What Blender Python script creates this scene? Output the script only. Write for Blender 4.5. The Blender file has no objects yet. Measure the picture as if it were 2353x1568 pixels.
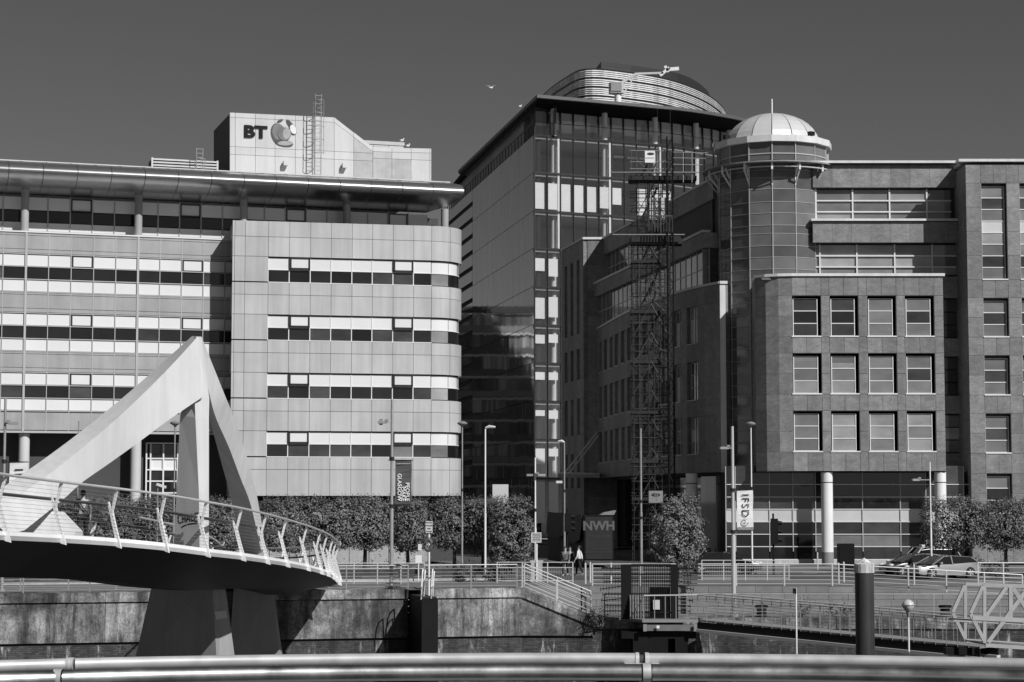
import bpy, bmesh, math, random
from mathutils import Vector, Matrix
R = math.radians
rng = random.Random(11)
scene = bpy.context.scene
COL = scene.collection

# ---------------------------------------------------------------- camera
FP = 4600.0                      # focal length for a picture 2353 wide
TILT = math.atan(366.0 / FP)
CAM = Vector((0.0, 0.0, 4.4))
cam_data = bpy.data.cameras.new('camera')
cam = bpy.data.objects.new('camera', cam_data)
COL.objects.link(cam)
cam.location = CAM
cam.rotation_euler = (math.pi / 2 + TILT, 0, 0)
cam_data.sensor_fit = 'HORIZONTAL'
cam_data.sensor_width = 36.0
cam_data.lens = 36.0 * FP / 2353.0
cam_data.clip_start = 0.5
cam_data.clip_end = 6000.0
scene.camera = cam

# ---------------------------------------------------------------- light
SUN = Vector((0.53, -0.60, 0.63)).normalized()      # towards the sun
SUN_EL = math.asin(SUN.z)
SUN_AZ = math.atan2(SUN.x, SUN.y)
world = bpy.data.worlds.new('World')
scene.world = world
world.use_nodes = True
wn, wl = world.node_tree.nodes, world.node_tree.links
wn.clear()
w_out = wn.new('ShaderNodeOutputWorld')
w_bg = wn.new('ShaderNodeBackground')
w_sky = wn.new('ShaderNodeTexSky')
w_sky.sky_type = 'NISHITA'
w_sky.sun_disc = False
w_sky.sun_elevation = SUN_EL
w_sky.sun_rotation = SUN_AZ
w_sky.air_density = 1.0
w_sky.dust_density = 0.2
w_sky.ozone_density = 3.0
# black-and-white photograph taken through a deep filter: only the red part of the sky counts
w_sep = wn.new('ShaderNodeSeparateColor')
w_comb = wn.new('ShaderNodeCombineColor')
wl.new(w_sky.outputs[0], w_sep.inputs[0])
for i in range(3):
    wl.new(w_sep.outputs[0], w_comb.inputs[i])
wl.new(w_comb.outputs[0], w_bg.inputs[0])
w_bg.inputs[1].default_value = 0.05
wl.new(w_bg.outputs[0], w_out.inputs[0])

sun_data = bpy.data.lights.new('sun', 'SUN')
sun_data.energy = 5.0
sun_data.angle = R(0.53)
sun_data.color = (1.0, 1.0, 1.0)
sun = bpy.data.objects.new('sun', sun_data)
COL.objects.link(sun)
sun.rotation_euler = (-SUN).to_track_quat('-Z', 'Y').to_euler()

vs = scene.view_settings
vs.view_transform = 'Standard'
vs.look = 'None'
vs.exposure = -0.2
vs.gamma = 1.0
vs.use_curve_mapping = False
scene.cycles.max_bounces = 6
scene.cycles.diffuse_bounces = 3
scene.cycles.glossy_bounces = 4
scene.cycles.transparent_max_bounces = 8
scene.cycles.use_denoising = True
scene.cycles.sample_clamp_indirect = 4.0

# ---------------------------------------------------------------- survey: measured directions -> points on real planes
CT, ST = math.cos(TILT), math.sin(TILT)
def ray(px, py):
    d, v = (px - 1176.5) / FP, (784.0 - py) / FP
    return Vector((d, CT - v * ST, ST + v * CT))
def at(px, py, Y):
    r = ray(px, py)
    return CAM + r * (Y / r.y)
def plan(px, Y, py=900):
    p = at(px, py, Y)
    return Vector((p.x, p.y))
def at_z(px, py, z):
    r = ray(px, py)
    return CAM + r * ((z - CAM.z) / r.z)
def zat(py, Y):
    return at(1176, py, Y).z

# ---------------------------------------------------------------- materials
def _n(nt, t, **kw):
    n = nt.nodes.new(t)
    for k, v in kw.items():
        setattr(n, k, v)
    return n
def _math(nt, op, a, b=None, c=None):
    n = nt.nodes.new('ShaderNodeMath'); n.operation = op
    for i, x in enumerate((a, b, c)):
        if x is None: continue
        if isinstance(x, (int, float)): n.inputs[i].default_value = x
        else: nt.links.new(x, n.inputs[i])
    return n.outputs[0]
def _noise(nt, coord, scale, stretch=(1, 1, 1), detail=5, rough=0.6):
    m = nt.nodes.new('ShaderNodeMapping')
    m.inputs['Scale'].default_value = stretch
    nt.links.new(coord, m.inputs['Vector'])
    n = nt.nodes.new('ShaderNodeTexNoise')
    n.inputs['Scale'].default_value = scale
    n.inputs['Detail'].default_value = detail
    n.inputs['Roughness'].default_value = rough
    nt.links.new(m.outputs[0], n.inputs['Vector'])
    return n.outputs['Fac']
def _range(nt, x, a, b, c, d):
    n = nt.nodes.new('ShaderNodeMapRange')
    nt.links.new(x, n.inputs[0])
    for i, v in enumerate((a, b, c, d)): n.inputs[i + 1].default_value = v
    return n.outputs[0]
def mat(name, v, rough=0.6, metal=0.0, spec=0.5, var=0.12, scale=0.8, stretch=(1, 1, 1), rnd=0.05,
        streak=0.0, sscale=2.0, bump=0.0, bscale=12.0, bstretch=(1, 1, 1), coat=0.0, vein=0.0, spots=0.0, rvar=0.0):
    m = bpy.data.materials.new(name); m.use_nodes = True
    nt = m.node_tree; b = nt.nodes['Principled BSDF']
    geo = nt.nodes.new('ShaderNodeNewGeometry').outputs['Position']
    f = _noise(nt, geo, scale, stretch)
    val = _range(nt, f, 0.28, 0.72, v * (1 - var), v * (1 + var))
    if rnd:
        oi = nt.nodes.new('ShaderNodeObjectInfo').outputs['Random']
        val = _math(nt, 'MULTIPLY', val, _range(nt, oi, 0, 1, 1 - rnd, 1 + rnd))
    if streak:
        s = _noise(nt, geo, sscale, (1, 1, 0.06), 6, 0.65)
        val = _math(nt, 'MULTIPLY', val, _range(nt, s, 0.38, 0.62, 1 - streak, 1 + streak * 0.35))
    if vein:
        s = _noise(nt, geo, 1.4, (1.3, 1.3, 2.6), 9, 0.72)
        s = _math(nt, 'ABSOLUTE', _math(nt, 'SUBTRACT', s, 0.5))
        val = _math(nt, 'MULTIPLY', val, _range(nt, s, 0.0, 0.03, 1 + vein, 1.0))
    if spots:
        s = _noise(nt, geo, 9.0, (1, 1, 1), 3, 0.7)
        val = _math(nt, 'MULTIPLY', val, _range(nt, s, 0.62, 0.75, 1.0, 1 - spots))
    nt.links.new(val, b.inputs['Base Color'])
    b.inputs['Roughness'].default_value = rough
    if rvar:
        nt.links.new(_range(nt, f, 0.3, 0.7, max(0.02, rough - rvar), rough + rvar), b.inputs['Roughness'])
    b.inputs['Metallic'].default_value = metal
    b.inputs['Specular IOR Level'].default_value = spec
    if coat:
        b.inputs['Coat Weight'].default_value = coat
        b.inputs['Coat Roughness'].default_value = 0.03
    if bump:
        bn = nt.nodes.new('ShaderNodeBump')
        bn.inputs['Strength'].default_value = bump
        bn.inputs['Distance'].default_value = 0.02
        nt.links.new(_noise(nt, geo, bscale, bstretch, 4), bn.inputs['Height'])
        nt.links.new(bn.outputs[0], b.inputs['Normal'])
    return m

M = {}
M['stone'] = mat('cladding_stone', 0.195, 0.62, var=0.20, scale=1.3, stretch=(1, 1, 1.6), rnd=0.17, vein=0.5, spots=0.22, streak=0.12, sscale=1.2, bump=0.15, bscale=6)
M['coping'] = mat('coping_metal', 0.72, 0.4, var=0.08, rnd=0.04, streak=0.1)
M['panel'] = mat('silver_panel', 0.49, 0.36, spec=0.85, var=0.10, scale=0.35, rnd=0.075, streak=0.12, sscale=1.6, bump=0.05, bscale=1.2)
M['panel_grey'] = mat('grey_panel', 0.36, 0.4, var=0.14, scale=0.4, rnd=0.05, streak=0.08, bump=0.06, bscale=1.0)
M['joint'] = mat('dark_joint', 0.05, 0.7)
M['white_pane'] = mat('white_backed_pane', 0.74, 0.18, var=0.03, rnd=0.03, coat=0.3)
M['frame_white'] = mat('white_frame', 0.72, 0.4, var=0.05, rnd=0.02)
M['frame_grey'] = mat('grey_frame', 0.42, 0.4, var=0.06)
M['frame_black'] = mat('black_frame', 0.02, 0.4, var=0.1)
M['pane_refl'] = mat('reflective_pane', 0.42, 0.05, metal=0.75, var=0.12, scale=0.4, rnd=0.2, bump=0.03, bscale=1.5)
M['pane_dark'] = mat('dark_pane', 0.016, 0.04, var=0.2, rnd=0.35, spec=0.6)
M['pane_soft'] = mat('soft_pane', 0.055, 0.05, var=0.45, scale=0.5, stretch=(1, 1, 2), rnd=0.3, spec=0.6)
M['pane_mid'] = mat('mid_pane', 0.18, 0.06, var=0.3, scale=0.35, stretch=(1, 1, 2.2), rnd=0.18, spec=0.7)  # soft patches in the colour stand in for reflected cloud
M['pane_pale'] = mat('pale_pane', 0.30, 0.06, var=0.32, scale=0.35, stretch=(1, 1, 2.2), rnd=0.14, spec=0.7)  # same cloud reflection put into the colour, on a paler pane
M['pane_white'] = mat('bright_pane', 0.62, 0.1, var=0.05, rnd=0.05, spec=0.6)
M['roof_metal'] = mat('roof_aluminium', 0.62, 0.27, metal=0.9, var=0.06, scale=0.5, rnd=0.03, streak=0.06)
M['plant'] = mat('plant_room_panel', 0.55, 0.45, var=0.06, scale=0.5, rnd=0.05, streak=0.06)
M['plant_old'] = mat('weathered_plant_panel', 0.42, 0.5, var=0.14, scale=1.6, rnd=0.05, streak=0.12)
M['dark'] = mat('dark_void', 0.012, 0.8, rnd=0)
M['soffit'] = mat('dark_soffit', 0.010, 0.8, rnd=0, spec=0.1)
M['steel'] = mat('stainless_steel', 0.60, 0.36, metal=0.25, var=0.1, rnd=0.05)
M['rail_dark'] = mat('dark_rail', 0.045, 0.45, var=0.1)
M['galv'] = mat('galvanised_steel', 0.34, 0.45, metal=0.3, var=0.15, scale=3, rnd=0.08)
M['fin_white'] = mat('fin_paint', 0.60, 0.5, var=0.05, scale=0.6, rnd=0, streak=0.08, sscale=2.6, spots=0.06)
M['paint_white'] = mat('white_paint', 0.78, 0.45, var=0.05, scale=0.7, rnd=0.02, streak=0.05, spots=0.04)
M['paint_light'] = mat('light_grey_paint', 0.55, 0.45, var=0.06, rnd=0.04)
M['paint_mid'] = mat('mid_grey_paint', 0.25, 0.5, var=0.1, rnd=0.04)
M['paint_black'] = mat('black_paint', 0.010, 0.55, var=0.2, rnd=0.05, spec=0.15)
M['scaf'] = mat('scaffold_tube', 0.05, 0.5, metal=0.2, var=0.3, scale=3, rnd=0.5)
M['scaf_board'] = mat('scaffold_board', 0.018, 0.8, var=0.3, scale=3)
M['concrete'] = mat('concrete', 0.34, 0.85, var=0.2, scale=1.4, streak=0.3, rnd=0.06, spots=0.2, bump=0.3, bscale=9)
M['concrete_pale'] = mat('pale_concrete', 0.46, 0.85, var=0.2, scale=1.5, streak=0.2, rnd=0.08, bump=0.2)
M['paving'] = mat('paving', 0.145, 0.85, var=0.12, scale=0.7, rnd=0)
M['asphalt'] = mat('asphalt', 0.075, 0.85, var=0.15, scale=1.5, rnd=0)
M['marking'] = mat('road_paint', 0.7, 0.7, var=0.2, scale=4, rnd=0)
M['soil'] = mat('planting_soil', 0.05, 0.95, var=0.4, scale=3, rnd=0)
M['bark'] = mat('bark', 0.05, 0.9, var=0.4, scale=6, stretch=(1, 1, .3), bump=0.5)
M['skin'] = mat('skin', 0.42, 0.55, var=0.08, rnd=0.1)
M['hair'] = mat('hair', 0.03, 0.6, var=0.3)
M['cloth_dark'] = mat('dark_cloth', 0.02, 0.9, var=0.3, scale=4)
M['cloth_mid'] = mat('grey_cloth', 0.13, 0.9, var=0.25, scale=5)
M['cloth_white'] = mat('white_cloth', 0.72, 0.9, var=0.1, scale=5)
M['tyre'] = mat('tyre_rubber', 0.015, 0.8)
M['car_black'] = mat('black_car_paint', 0.012, 0.25, coat=1.0, var=0.05)
M['car_white'] = mat('white_car_paint', 0.70, 0.3, coat=1.0, var=0.03)
M['car_silver'] = mat('silver_car_paint', 0.36, 0.3, metal=0.4, coat=1.0, var=0.03)
M['car_glass'] = mat('car_glass', 0.015, 0.03, spec=0.8, var=0.1)
M['tower_metal'] = None
M['feather'] = mat('white_feather', 0.8, 0.8, var=0.05)
M['feather_grey'] = mat('grey_feather', 0.25, 0.8, var=0.1)

# ---------------------------------------------------------------- objects
W = {}                                   # world matrix of every object made
def _link(o, parent, m):
    COL.objects.link(o)
    W[o] = m
    if parent is not None:
        o.parent = parent
        o.matrix_parent_inverse = W[parent].inverted()
    o.matrix_basis = m
    return o
def thing(name, label, cat, loc=(0, 0, 0), group=None):
    o = bpy.data.objects.new(name, None)
    o.empty_display_size = 0.3
    o['label'] = label; o['category'] = cat
    if group: o['group'] = group
    return _link(o, None, Matrix.Translation(Vector(loc)))
def tag(o, label, cat, group=None):
    o['label'] = label; o['category'] = cat
    if group: o['group'] = group
    return o
def struct(o):
    o['kind'] = 'structure'; return o
def stuff(o):
    o['kind'] = 'stuff'; return o
def kids(o):
    return [c for c in W if c.parent is o]
def copy_tree(o, loc=None, rotz=0.0, label=None, group=None, parent=None, scale=1.0, _top=True, _k=None):
    if _k is None:
        _k = {}
        for c in W:
            if c.parent is not None: _k.setdefault(c.parent, []).append(c)
    c = o.copy()
    COL.objects.link(c)
    if _top:
        m = Matrix.Translation(Vector(loc)) @ Matrix.Rotation(rotz, 4, 'Z') @ Matrix.Scale(scale, 4)
        c.matrix_basis = m; W[c] = m
        if label: c['label'] = label
        if group: c['group'] = group
    else:
        c.parent = parent; W[c] = W[o]
    for ch in _k.get(o, []):
        copy_tree(ch, parent=c, _top=False, _k=_k)
    return c

class MB:
    """collects one mesh"""
    def __init__(s): s.v = []; s.f = []; s.sm = []
    def add(s, vs, fs, smooth=False):
        o = len(s.v); s.v += [tuple(p) for p in vs]
        for f in fs: s.f.append(tuple(i + o for i in f)); s.sm.append(smooth)
    def box(s, c, size, rz=0.0, m=None):
        x, y, z = (k / 2 for k in size)
        vs = [Vector((a * x, b * y, d * z)) for a in (-1, 1) for b in (-1, 1) for d in (-1, 1)]
        rm = m if m is not None else Matrix.Rotation(rz, 3, 'Z')
        s.add([rm @ p + Vector(c) for p in vs], [(0, 1, 3, 2), (4, 6, 7, 5), (0, 4, 5, 1), (2, 3, 7, 6), (0, 2, 6, 4), (1, 5, 7, 3)])
    def bar(s, p0, p1, w, h, up=(0, 0, 1)):
        p0, p1 = Vector(p0), Vector(p1); d = (p1 - p0); L = d.length; d /= L
        u = Vector(up)
        if abs(d.dot(u)) > 0.98: u = Vector((1, 0, 0))
        a = d.cross(u).normalized(); b = a.cross(d).normalized()
        m = Matrix((d, a, b)).transposed()
        s.box((p0 + p1) / 2, (L, w, h), m=m)
    def cyl(s, p0, p1, r0, r1=None, n=10, caps=True):
        r1 = r0 if r1 is None else r1
        p0, p1 = Vector(p0), Vector(p1); d = (p1 - p0).normalized()
        a = d.orthogonal().normalized(); b = d.cross(a)
        vs = []
        for p, r in ((p0, r0), (p1, r1)):
            for i in range(n):
                t = 2 * math.pi * i / n
                vs.append(p + a * (r * math.cos(t)) + b * (r * math.sin(t)))
        s.add(vs, [(i, (i + 1) % n, n + (i + 1) % n, n + i) for i in range(n)], True)
        if caps: s.add(vs, [tuple(range(n))[::-1], tuple(range(n, 2 * n))])
    def tube(s, pts, r, n=8, caps=True, rs=None):
        pts = [Vector(p) for p in pts]; vs = []
        up = Vector((0, 0, 1))
        for i, p in enumerate(pts):
            d = (pts[min(i + 1, len(pts) - 1)] - pts[max(i - 1, 0)]).normalized()
            a = d.cross(up)
            a = a.normalized() if a.length > 0.05 else d.cross(Vector((0, 1, 0))).normalized()
            b = a.cross(d).normalized()
            rr = rs[i] if rs else r
            for k in range(n):
                t = 2 * math.pi * k / n
                vs.append(p + a * (rr * math.cos(t)) + b * (rr * math.sin(t)))
        fs = []
        for i in range(len(pts) - 1):
            for k in range(n):
                fs.append((i * n + k, i * n + (k + 1) % n, (i + 1) * n + (k + 1) % n, (i + 1) * n + k))
        s.add(vs, fs, True)
        if caps:
            L = (len(pts) - 1) * n
            s.add(vs, [tuple(range(n))[::-1], tuple(range(L, L + n))])
    def prism(s, pts, ext):
        pts = [Vector(p) for p in pts]; e = Vector(ext); n = len(pts)
        s.add(pts + [p + e for p in pts], [tuple(range(n)), tuple(range(n, 2 * n))[::-1]] + [(i, n + i, n + (i + 1) % n, (i + 1) % n) for i in range(n)])
    def loft(s, rings, closed=True, caps=True, smooth=False):
        n = len(rings[0]); vs = [p for r in rings for p in r]; fs = []
        for i in range(len(rings) - 1):
            for k in range(n if closed else n - 1):
                fs.append((i * n + k, i * n + (k + 1) % n, (i + 1) * n + (k + 1) % n, (i + 1) * n + k))
        s.add(vs, fs, smooth)
        if caps:
            L = (len(rings) - 1) * n
            s.add(vs, [tuple(range(n))[::-1], tuple(range(L, L + n))])
    def lathe(s, prof, c=(0, 0, 0), n=16, smooth=True):
        c = Vector(c); vs = []
        for r, z in prof:
            for k in range(n):
                t = 2 * math.pi * k / n
                vs.append(c + Vector((r * math.cos(t), r * math.sin(t), z)))
        fs = [(i * n + k, i * n + (k + 1) % n, (i + 1) * n + (k + 1) % n, (i + 1) * n + k) for i in range(len(prof) - 1) for k in range(n)]
        s.add(vs, fs, smooth)
        L = (len(prof) - 1) * n
        s.add(vs, [tuple(range(n))[::-1], tuple(range(L, L + n))])
    def ball(s, c, r, nu=10, nv=7, sc=(1, 1, 1)):
        prof = [(max(1e-4, math.sin(math.pi * i / nv)), -math.cos(math.pi * i / nv)) for i in range(nv + 1)]
        vs = []
        for pr, pz in prof:
            for k in range(nu):
                t = 2 * math.pi * k / nu
                vs.append(Vector(c) + Vector((pr * math.cos(t) * sc[0], pr * math.sin(t) * sc[1], pz * sc[2])) * r)
        s.add(vs, [(i * nu + k, i * nu + (k + 1) % nu, (i + 1) * nu + (k + 1) % nu, (i + 1) * nu + k) for i in range(nv) for k in range(nu)], True)
    def mesh(s, name, m):
        me = bpy.data.meshes.new(name)
        me.from_pydata(s.v, [], s.f)
        me.polygons.foreach_set('use_smooth', s.sm)
        bm = bmesh.new(); bm.from_mesh(me)
        bmesh.ops.remove_doubles(bm, verts=bm.verts, dist=1e-5)
        bmesh.ops.recalc_face_normals(bm, faces=bm.faces)
        bm.to_mesh(me); bm.free()
        if any(s.sm): me.set_sharp_from_angle(angle=R(38))
        if m is not None: me.materials.append(m)
        return me
    def build(s, name, m, parent=None):
        return _link(bpy.data.objects.new(name, s.mesh(name, m)), parent, Matrix.Identity(4))

_cache = {}
def box_mesh(w, t, h, m):
    k = ('b', round(w, 3), round(t, 3), round(h, 3), m.name)
    if k not in _cache:
        b = MB(); b.box((0, 0, 0), (w, t, h)); _cache[k] = b.mesh('slab', m)
    return _cache[k]
def box_obj(name, parent, m, c, size, rz=0.0):
    o = bpy.data.objects.new(name, box_mesh(*size, m))
    return _link(o, parent, Matrix.Translation(Vector(c)) @ Matrix.Rotation(rz, 4, 'Z'))
def rod(name, parent, m, p0, p1, r, n=8, sq=False):
    """a straight tube sharing one unit mesh"""
    k = ('r', n, m.name, sq)
    if k not in _cache:
        b = MB()
        if sq: b.box((0, 0, .5), (2, 2, 1))
        else: b.cyl((0, 0, 0), (0, 0, 1), 1, n=n)
        _cache[k] = b.mesh('tube', m)
    p0, p1 = Vector(p0), Vector(p1); d = p1 - p0
    o = bpy.data.objects.new(name, _cache[k])
    q = d.to_track_quat('Z', 'Y').to_matrix().to_4x4()
    return _link(o, parent, Matrix.Translation(p0) @ q @ Matrix.Diagonal((r, r, d.length, 1)))

class Fac:
    """a straight vertical plane: s along it, z up, d outwards (towards the river)"""
    def __init__(s, A, B):
        s.A = Vector((A[0], A[1])); B = Vector((B[0], B[1]))
        s.len = (B - s.A).length; s.u = (B - s.A) / s.len
        s.n = Vector((s.u.y, -s.u.x)); s.rot = math.atan2(s.u.y, s.u.x)
    def P(s, x, z, d=0.0):
        p = s.A + s.u * x + s.n * d
        return Vector((p.x, p.y, z))
    def off(s, d):
        a = s.A + s.n * d
        return Fac(a, a + s.u * s.len)
    def hit(s, px, py, d=0.0):
        r = ray(px, py); a = s.A + s.n * d
        t = (Vector((a.x - CAM.x, a.y - CAM.y)).dot(s.n)) / (Vector((r.x, r.y)).dot(s.n))
        p = CAM + r * t
        return (Vector((p.x, p.y)) - a).dot(s.u), p.z
    def sx(s, px, py=800, d=0.0): return s.hit(px, py, d)[0]
    def z(s, py, px=1176, d=0.0): return s.hit(px, py, d)[1]
    def box(s, name, parent, m, x0, x1, z0, z1, d0, d1):
        if z1 < z0: z0, z1 = z1, z0
        c = s.P((x0 + x1) / 2, (z0 + z1) / 2, (d0 + d1) / 2)
        return box_obj(name, parent, m, c, (abs(x1 - x0), abs(d1 - d0), z1 - z0), s.rot)
    def mbox(s, mb, x0, x1, z0, z1, d0, d1):
        mb.box(s.P((x0 + x1) / 2, (z0 + z1) / 2, (d0 + d1) / 2), (abs(x1 - x0), abs(d1 - d0), abs(z1 - z0)), s.rot)
def tile(f, name, parent, m, ss, zs, skip=None, d=0.0, th=0.06, gap=0.012, pick=None):
    for i in range(len(ss) - 1):
        for j in range(len(zs) - 1):
            if skip and skip(i, j): continue
            mm = pick(i, j) if pick else m
            f.box(name, parent, mm, ss[i] + gap, ss[i + 1] - gap, zs[j] + gap, zs[j + 1] - gap, d - th, d)
def arc_obj(name, parent, m, c, r0, r1, a0, a1, z0, z1, seg=8):
    """a curved slab; angles in degrees, clockwise from -Y (towards the river) to +X"""
    b = MB(); rings = []
    for i in range(seg + 1):
        t = R(a0 + (a1 - a0) * i / seg)
        e = Vector((math.sin(t), -math.cos(t), 0))
        rings.append([Vector((c[0], c[1], z)) + e * r for r, z in ((r1, z0), (r1, z1), (r0, z1), (r0, z0))])
    b.loft(rings)
    return b.build(name, m, parent)
def text_mesh(s, m, size=1.0, depth=0.02, bold=0.0, align='CENTER', spacing=1.0, line=1.0):
    cu = bpy.data.curves.new('lettering', 'FONT')
    cu.body = s; cu.size = size; cu.extrude = depth / 2; cu.offset = bold
    cu.align_x = align; cu.align_y = 'CENTER'; cu.space_character = spacing; cu.space_line = line
    cu.resolution_u = 4
    t = bpy.data.objects.new('lettering', cu)
    me = bpy.data.meshes.new_from_object(t)
    bpy.data.objects.remove(t); bpy.data.curves.remove(cu)
    me.materials.clear(); me.materials.append(m)
    return me
def lettering(name, parent, s, m, origin, right, up, size, depth=0.02, bold=0.0, align='CENTER', spacing=1.0, line=1.0, sx=1.0):
    r, u = Vector(right).normalized(), Vector(up).normalized(); n = r.cross(u)
    mm = Matrix((r * sx, u, n)).transposed().to_4x4(); mm.translation = Vector(origin)
    return _link(bpy.data.objects.new(name, text_mesh(s, m, size, depth, bold, align, spacing, line)), parent, mm)
def smooth_path(pts, n):
    """n points along a Catmull-Rom curve through pts"""
    pts = [Vector(p) for p in pts]; out = []
    k = len(pts) - 1
    for i in range(n):
        t = i / (n - 1) * k; j = min(int(t), k - 1); t -= j
        p0, p1, p2, p3 = pts[max(j - 1, 0)], pts[j], pts[j + 1], pts[min(j + 2, k)]
        out.append(0.5 * ((2 * p1) + (p2 - p0) * t + (2 * p0 - 5 * p1 + 4 * p2 - p3) * t * t + (3 * p1 - p0 - 3 * p2 + p3) * t ** 3))
    return out
def lerp(a, b, t): return a + (b - a) * t
STREET = Vector((-0.188, 0.982)).normalized()
# ================================================================ the silver office block on the left
A = plan(0, 132.0); B = plan(533, 136.7)
L = Fac(A, B)
office = thing('office_building', 'long silver office block with white window bands under an overhanging metal roof edge', 'building', (A.x, A.y, 0))
zL = lambda y: L.z(y, 60)
s58 = L.sx(58, 700); bay = (L.sx(316, 700) - s58) / 5.0
s_end = L.sx(531, 700) + 1.2
FH = zL(584) - zL(720)
core = MB()
L.mbox(core, -22, s_end + 14, 0.2, zL(452), -14, -1.75)
L.mbox(core, -22, s_end, zL(993), zL(534), -3, -0.16)
core.build('wall', M['joint'], office)
SS = [s58 + bay * k for k in range(-3, 40) if s58 + bay * k < s_end] + [s_end]
n0 = 3                                      # index of the wide mullion at s58
dark_tone = ['pane_dark'] * 6 + ['pane_soft'] * 3 + ['pane_mid']
for row in range(3):
    o = -row * FH
    zz = lambda y: zL(y) + o
    for i in range(len(SS) - 1):
        a, b = SS[i], SS[i + 1]
        wide_a = 0.09 if (i - n0) % 5 == 0 else 0.035
        wide_b = 0.09 if (i + 1 - n0) % 5 == 0 else 0.035
        L.box('cladding_panel', office, M['panel_grey'], a + .015, b - .015, zz(541.5), zz(572), -.06, 0)
        L.box('cladding_panel', office, M['panel_grey'], a + .015, b - .015, zz(534), zz(540.5), -.06, 0)
        L.box('cladding_panel', office, M['panel_grey'], a + .015, b - .015, zz(573), zz(581), -.06, 0)
        L.box('pane', office, M['white_pane'], a + wide_a, b - wide_b, zz(585.5), zz(610.5), -.09, -.05)
        k = 'pane_dark' if rng.random() < .55 else rng.choice(dark_tone)
        L.box('pane', office, M[k], a + wide_a, b - wide_b, zz(614.5), zz(639), -.1, -.06)
        L.box('pane', office, M['white_pane'], a + wide_a, b - wide_b, zz(644), zz(669), -.09, -.05)
        if i >= n0 and (i - n0) % 5 == 2 or (i - n0) % 5 == 2:
            fr = MB()
            for q in ((a + .05, b - .05, zz(584), zz(587)), (a + .05, b - .05, zz(609), zz(612)), (a + .04, a + .14, zz(584), zz(612)), (b - .14, b - .04, zz(584), zz(612))):
                L.mbox(fr, q[0], q[1], q[2], q[3], -.05, .02)
            fr.build('opening_frame', M['frame_black'], office)
            L.box('pane', office, M['white_pane'], a + .14, b - .14, zz(587), zz(609), -.05, .0)
    for y in (583, 612.3, 641.5, 671):
        L.box('transom', office, M['frame_grey'], -22, s_end, zz(y + 1.0), zz(y - 1.0), -.06, .025)
for i in range(len(SS)):
    w = .07 if (i - n0) % 5 == 0 else .025
    L.box('mullion', office, M['frame_grey'], SS[i] - w, SS[i] + w, zL(993), zL(533), -.06, .05 if w > .05 else .02)
# last band of panels above the recessed ground floors
for i in range(len(SS) - 1):
    L.box('cladding_panel', office, M['panel_grey'], SS[i] + .015, SS[i + 1] - .015, zL(988), zL(948), -.06, 0)
L.box('parapet_cap', office, M['frame_white'], -22, s_end, zL(534.3), zL(531), -.5, .07)
L.box('bottom_trim', office, M['frame_grey'], -22, s_end, zL(995), zL(990), -.6, .03)
# recessed top floor in the shade of the roof
for i in range(len(SS) + 8):
    a = s58 + bay * (i - n0); b = a + bay
    if b > L.sx(1012, 490, -1.3): break
    for y0, y1, k in ((453, 482, 'white_pane'), (484, 509, 'pane_dark'), (511, 530, 'white_pane')):
        L.box('pane', office, M[k], a + .04, b - .04, L.z(y1, 60, -1.3), L.z(y0, 60, -1.3), -1.45, -1.36)
    L.box('mullion', office, M['frame_grey'], a - .035, a + .035, L.z(531, 60, -1.3), L.z(450, 60, -1.3), -1.45, -1.3)
    if (i - n0) % 5 == 2:
        fr = MB(); za, zb = L.z(482.5, 60, -1.3), L.z(453, 60, -1.3)
        for q in ((a + .05, b - .05, za, za + .08), (a + .05, b - .05, zb - .08, zb), (a + .05, a + .13, za, zb), (b - .13, b - .05, za, zb)):
            L.mbox(fr, q[0], q[1], q[2], q[3], -1.36, -1.28)
        fr.build('opening_frame', M['frame_black'], office)
for px in (57, 318, 560, 797, 1022):
    s = L.sx(px, 500, -.35)
    p = L.P(s, 0, -.35)
    b = MB(); b.cyl((p.x, p.y, zL(534)), (p.x, p.y, L.z(437, 60, -.35)), .27, n=16)
    b.build('round_column', M['panel_grey'], office)
# terrace floor behind the parapet
L.box('terrace', office, M['paint_mid'], -22, s_end + 13, zL(540), zL(535), -1.4, -.1)
# aerofoil roof edge
prof = [(0.9, 374.6), (1.55, 376.5), (1.95, 381), (2.15, 386), (2.18, 392), (2.05, 399), (1.75, 407), (1.2, 417), (0.3, 430), (-0.7, 441), (-1.45, 448)]
PR = [(v.x, L.z(v.y, 60, v.x)) for v in smooth_path([Vector((d + (.25 if d > 0 else 0), y, 0)) for d, y in prof], 31)]
roof_end = L.sx(1062, 430, 2.0)
step = bay * 1.5
n_seg = int((roof_end + 9) / step)
for i in range(n_seg + 1):
    b_ = roof_end - i * step; a_ = b_ - step + .04
    rb = MB()
    cut = 1.7 if i == 0 else 0.0
    ra = [L.P(a_, z, d) for d, z in PR] + [L.P(a_, z + .06, d - .05) for d, z in reversed(PR)]
    rc = [L.P(b_ - cut * max(0, (2.1 - d)) / 3.6, z, d) for d, z in PR] + [L.P(b_ - cut * max(0, (2.1 - d)) / 3.6, z + .06, d - .05) for d, z in reversed(PR)]
    rb.loft([ra, rc])
    rb.build('roof_panel', M['roof_metal'], office)
L.box('roof_gutter', office, M['joint'], -22, roof_end - .4, PR[0][1] - .3, PR[0][1] + .06, .3, .88)
L.box('roof_cap', office, M['paint_light'], -22, roof_end - .5, PR[0][1] + .16, PR[0][1] + .24, -3, .7)
for i in range(26):
    s = roof_end - 1 - i * 1.62
    L.box('roof_bracket', office, M['joint'], s - .12, s + .12, PR[0][1] + .02, PR[0][1] + .16, .5, .8)
L.box('roof', office, M['paint_mid'], -22, roof_end - 1.0, PR[0][1] - .2, PR[0][1] + .15, -13, .25)
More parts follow.
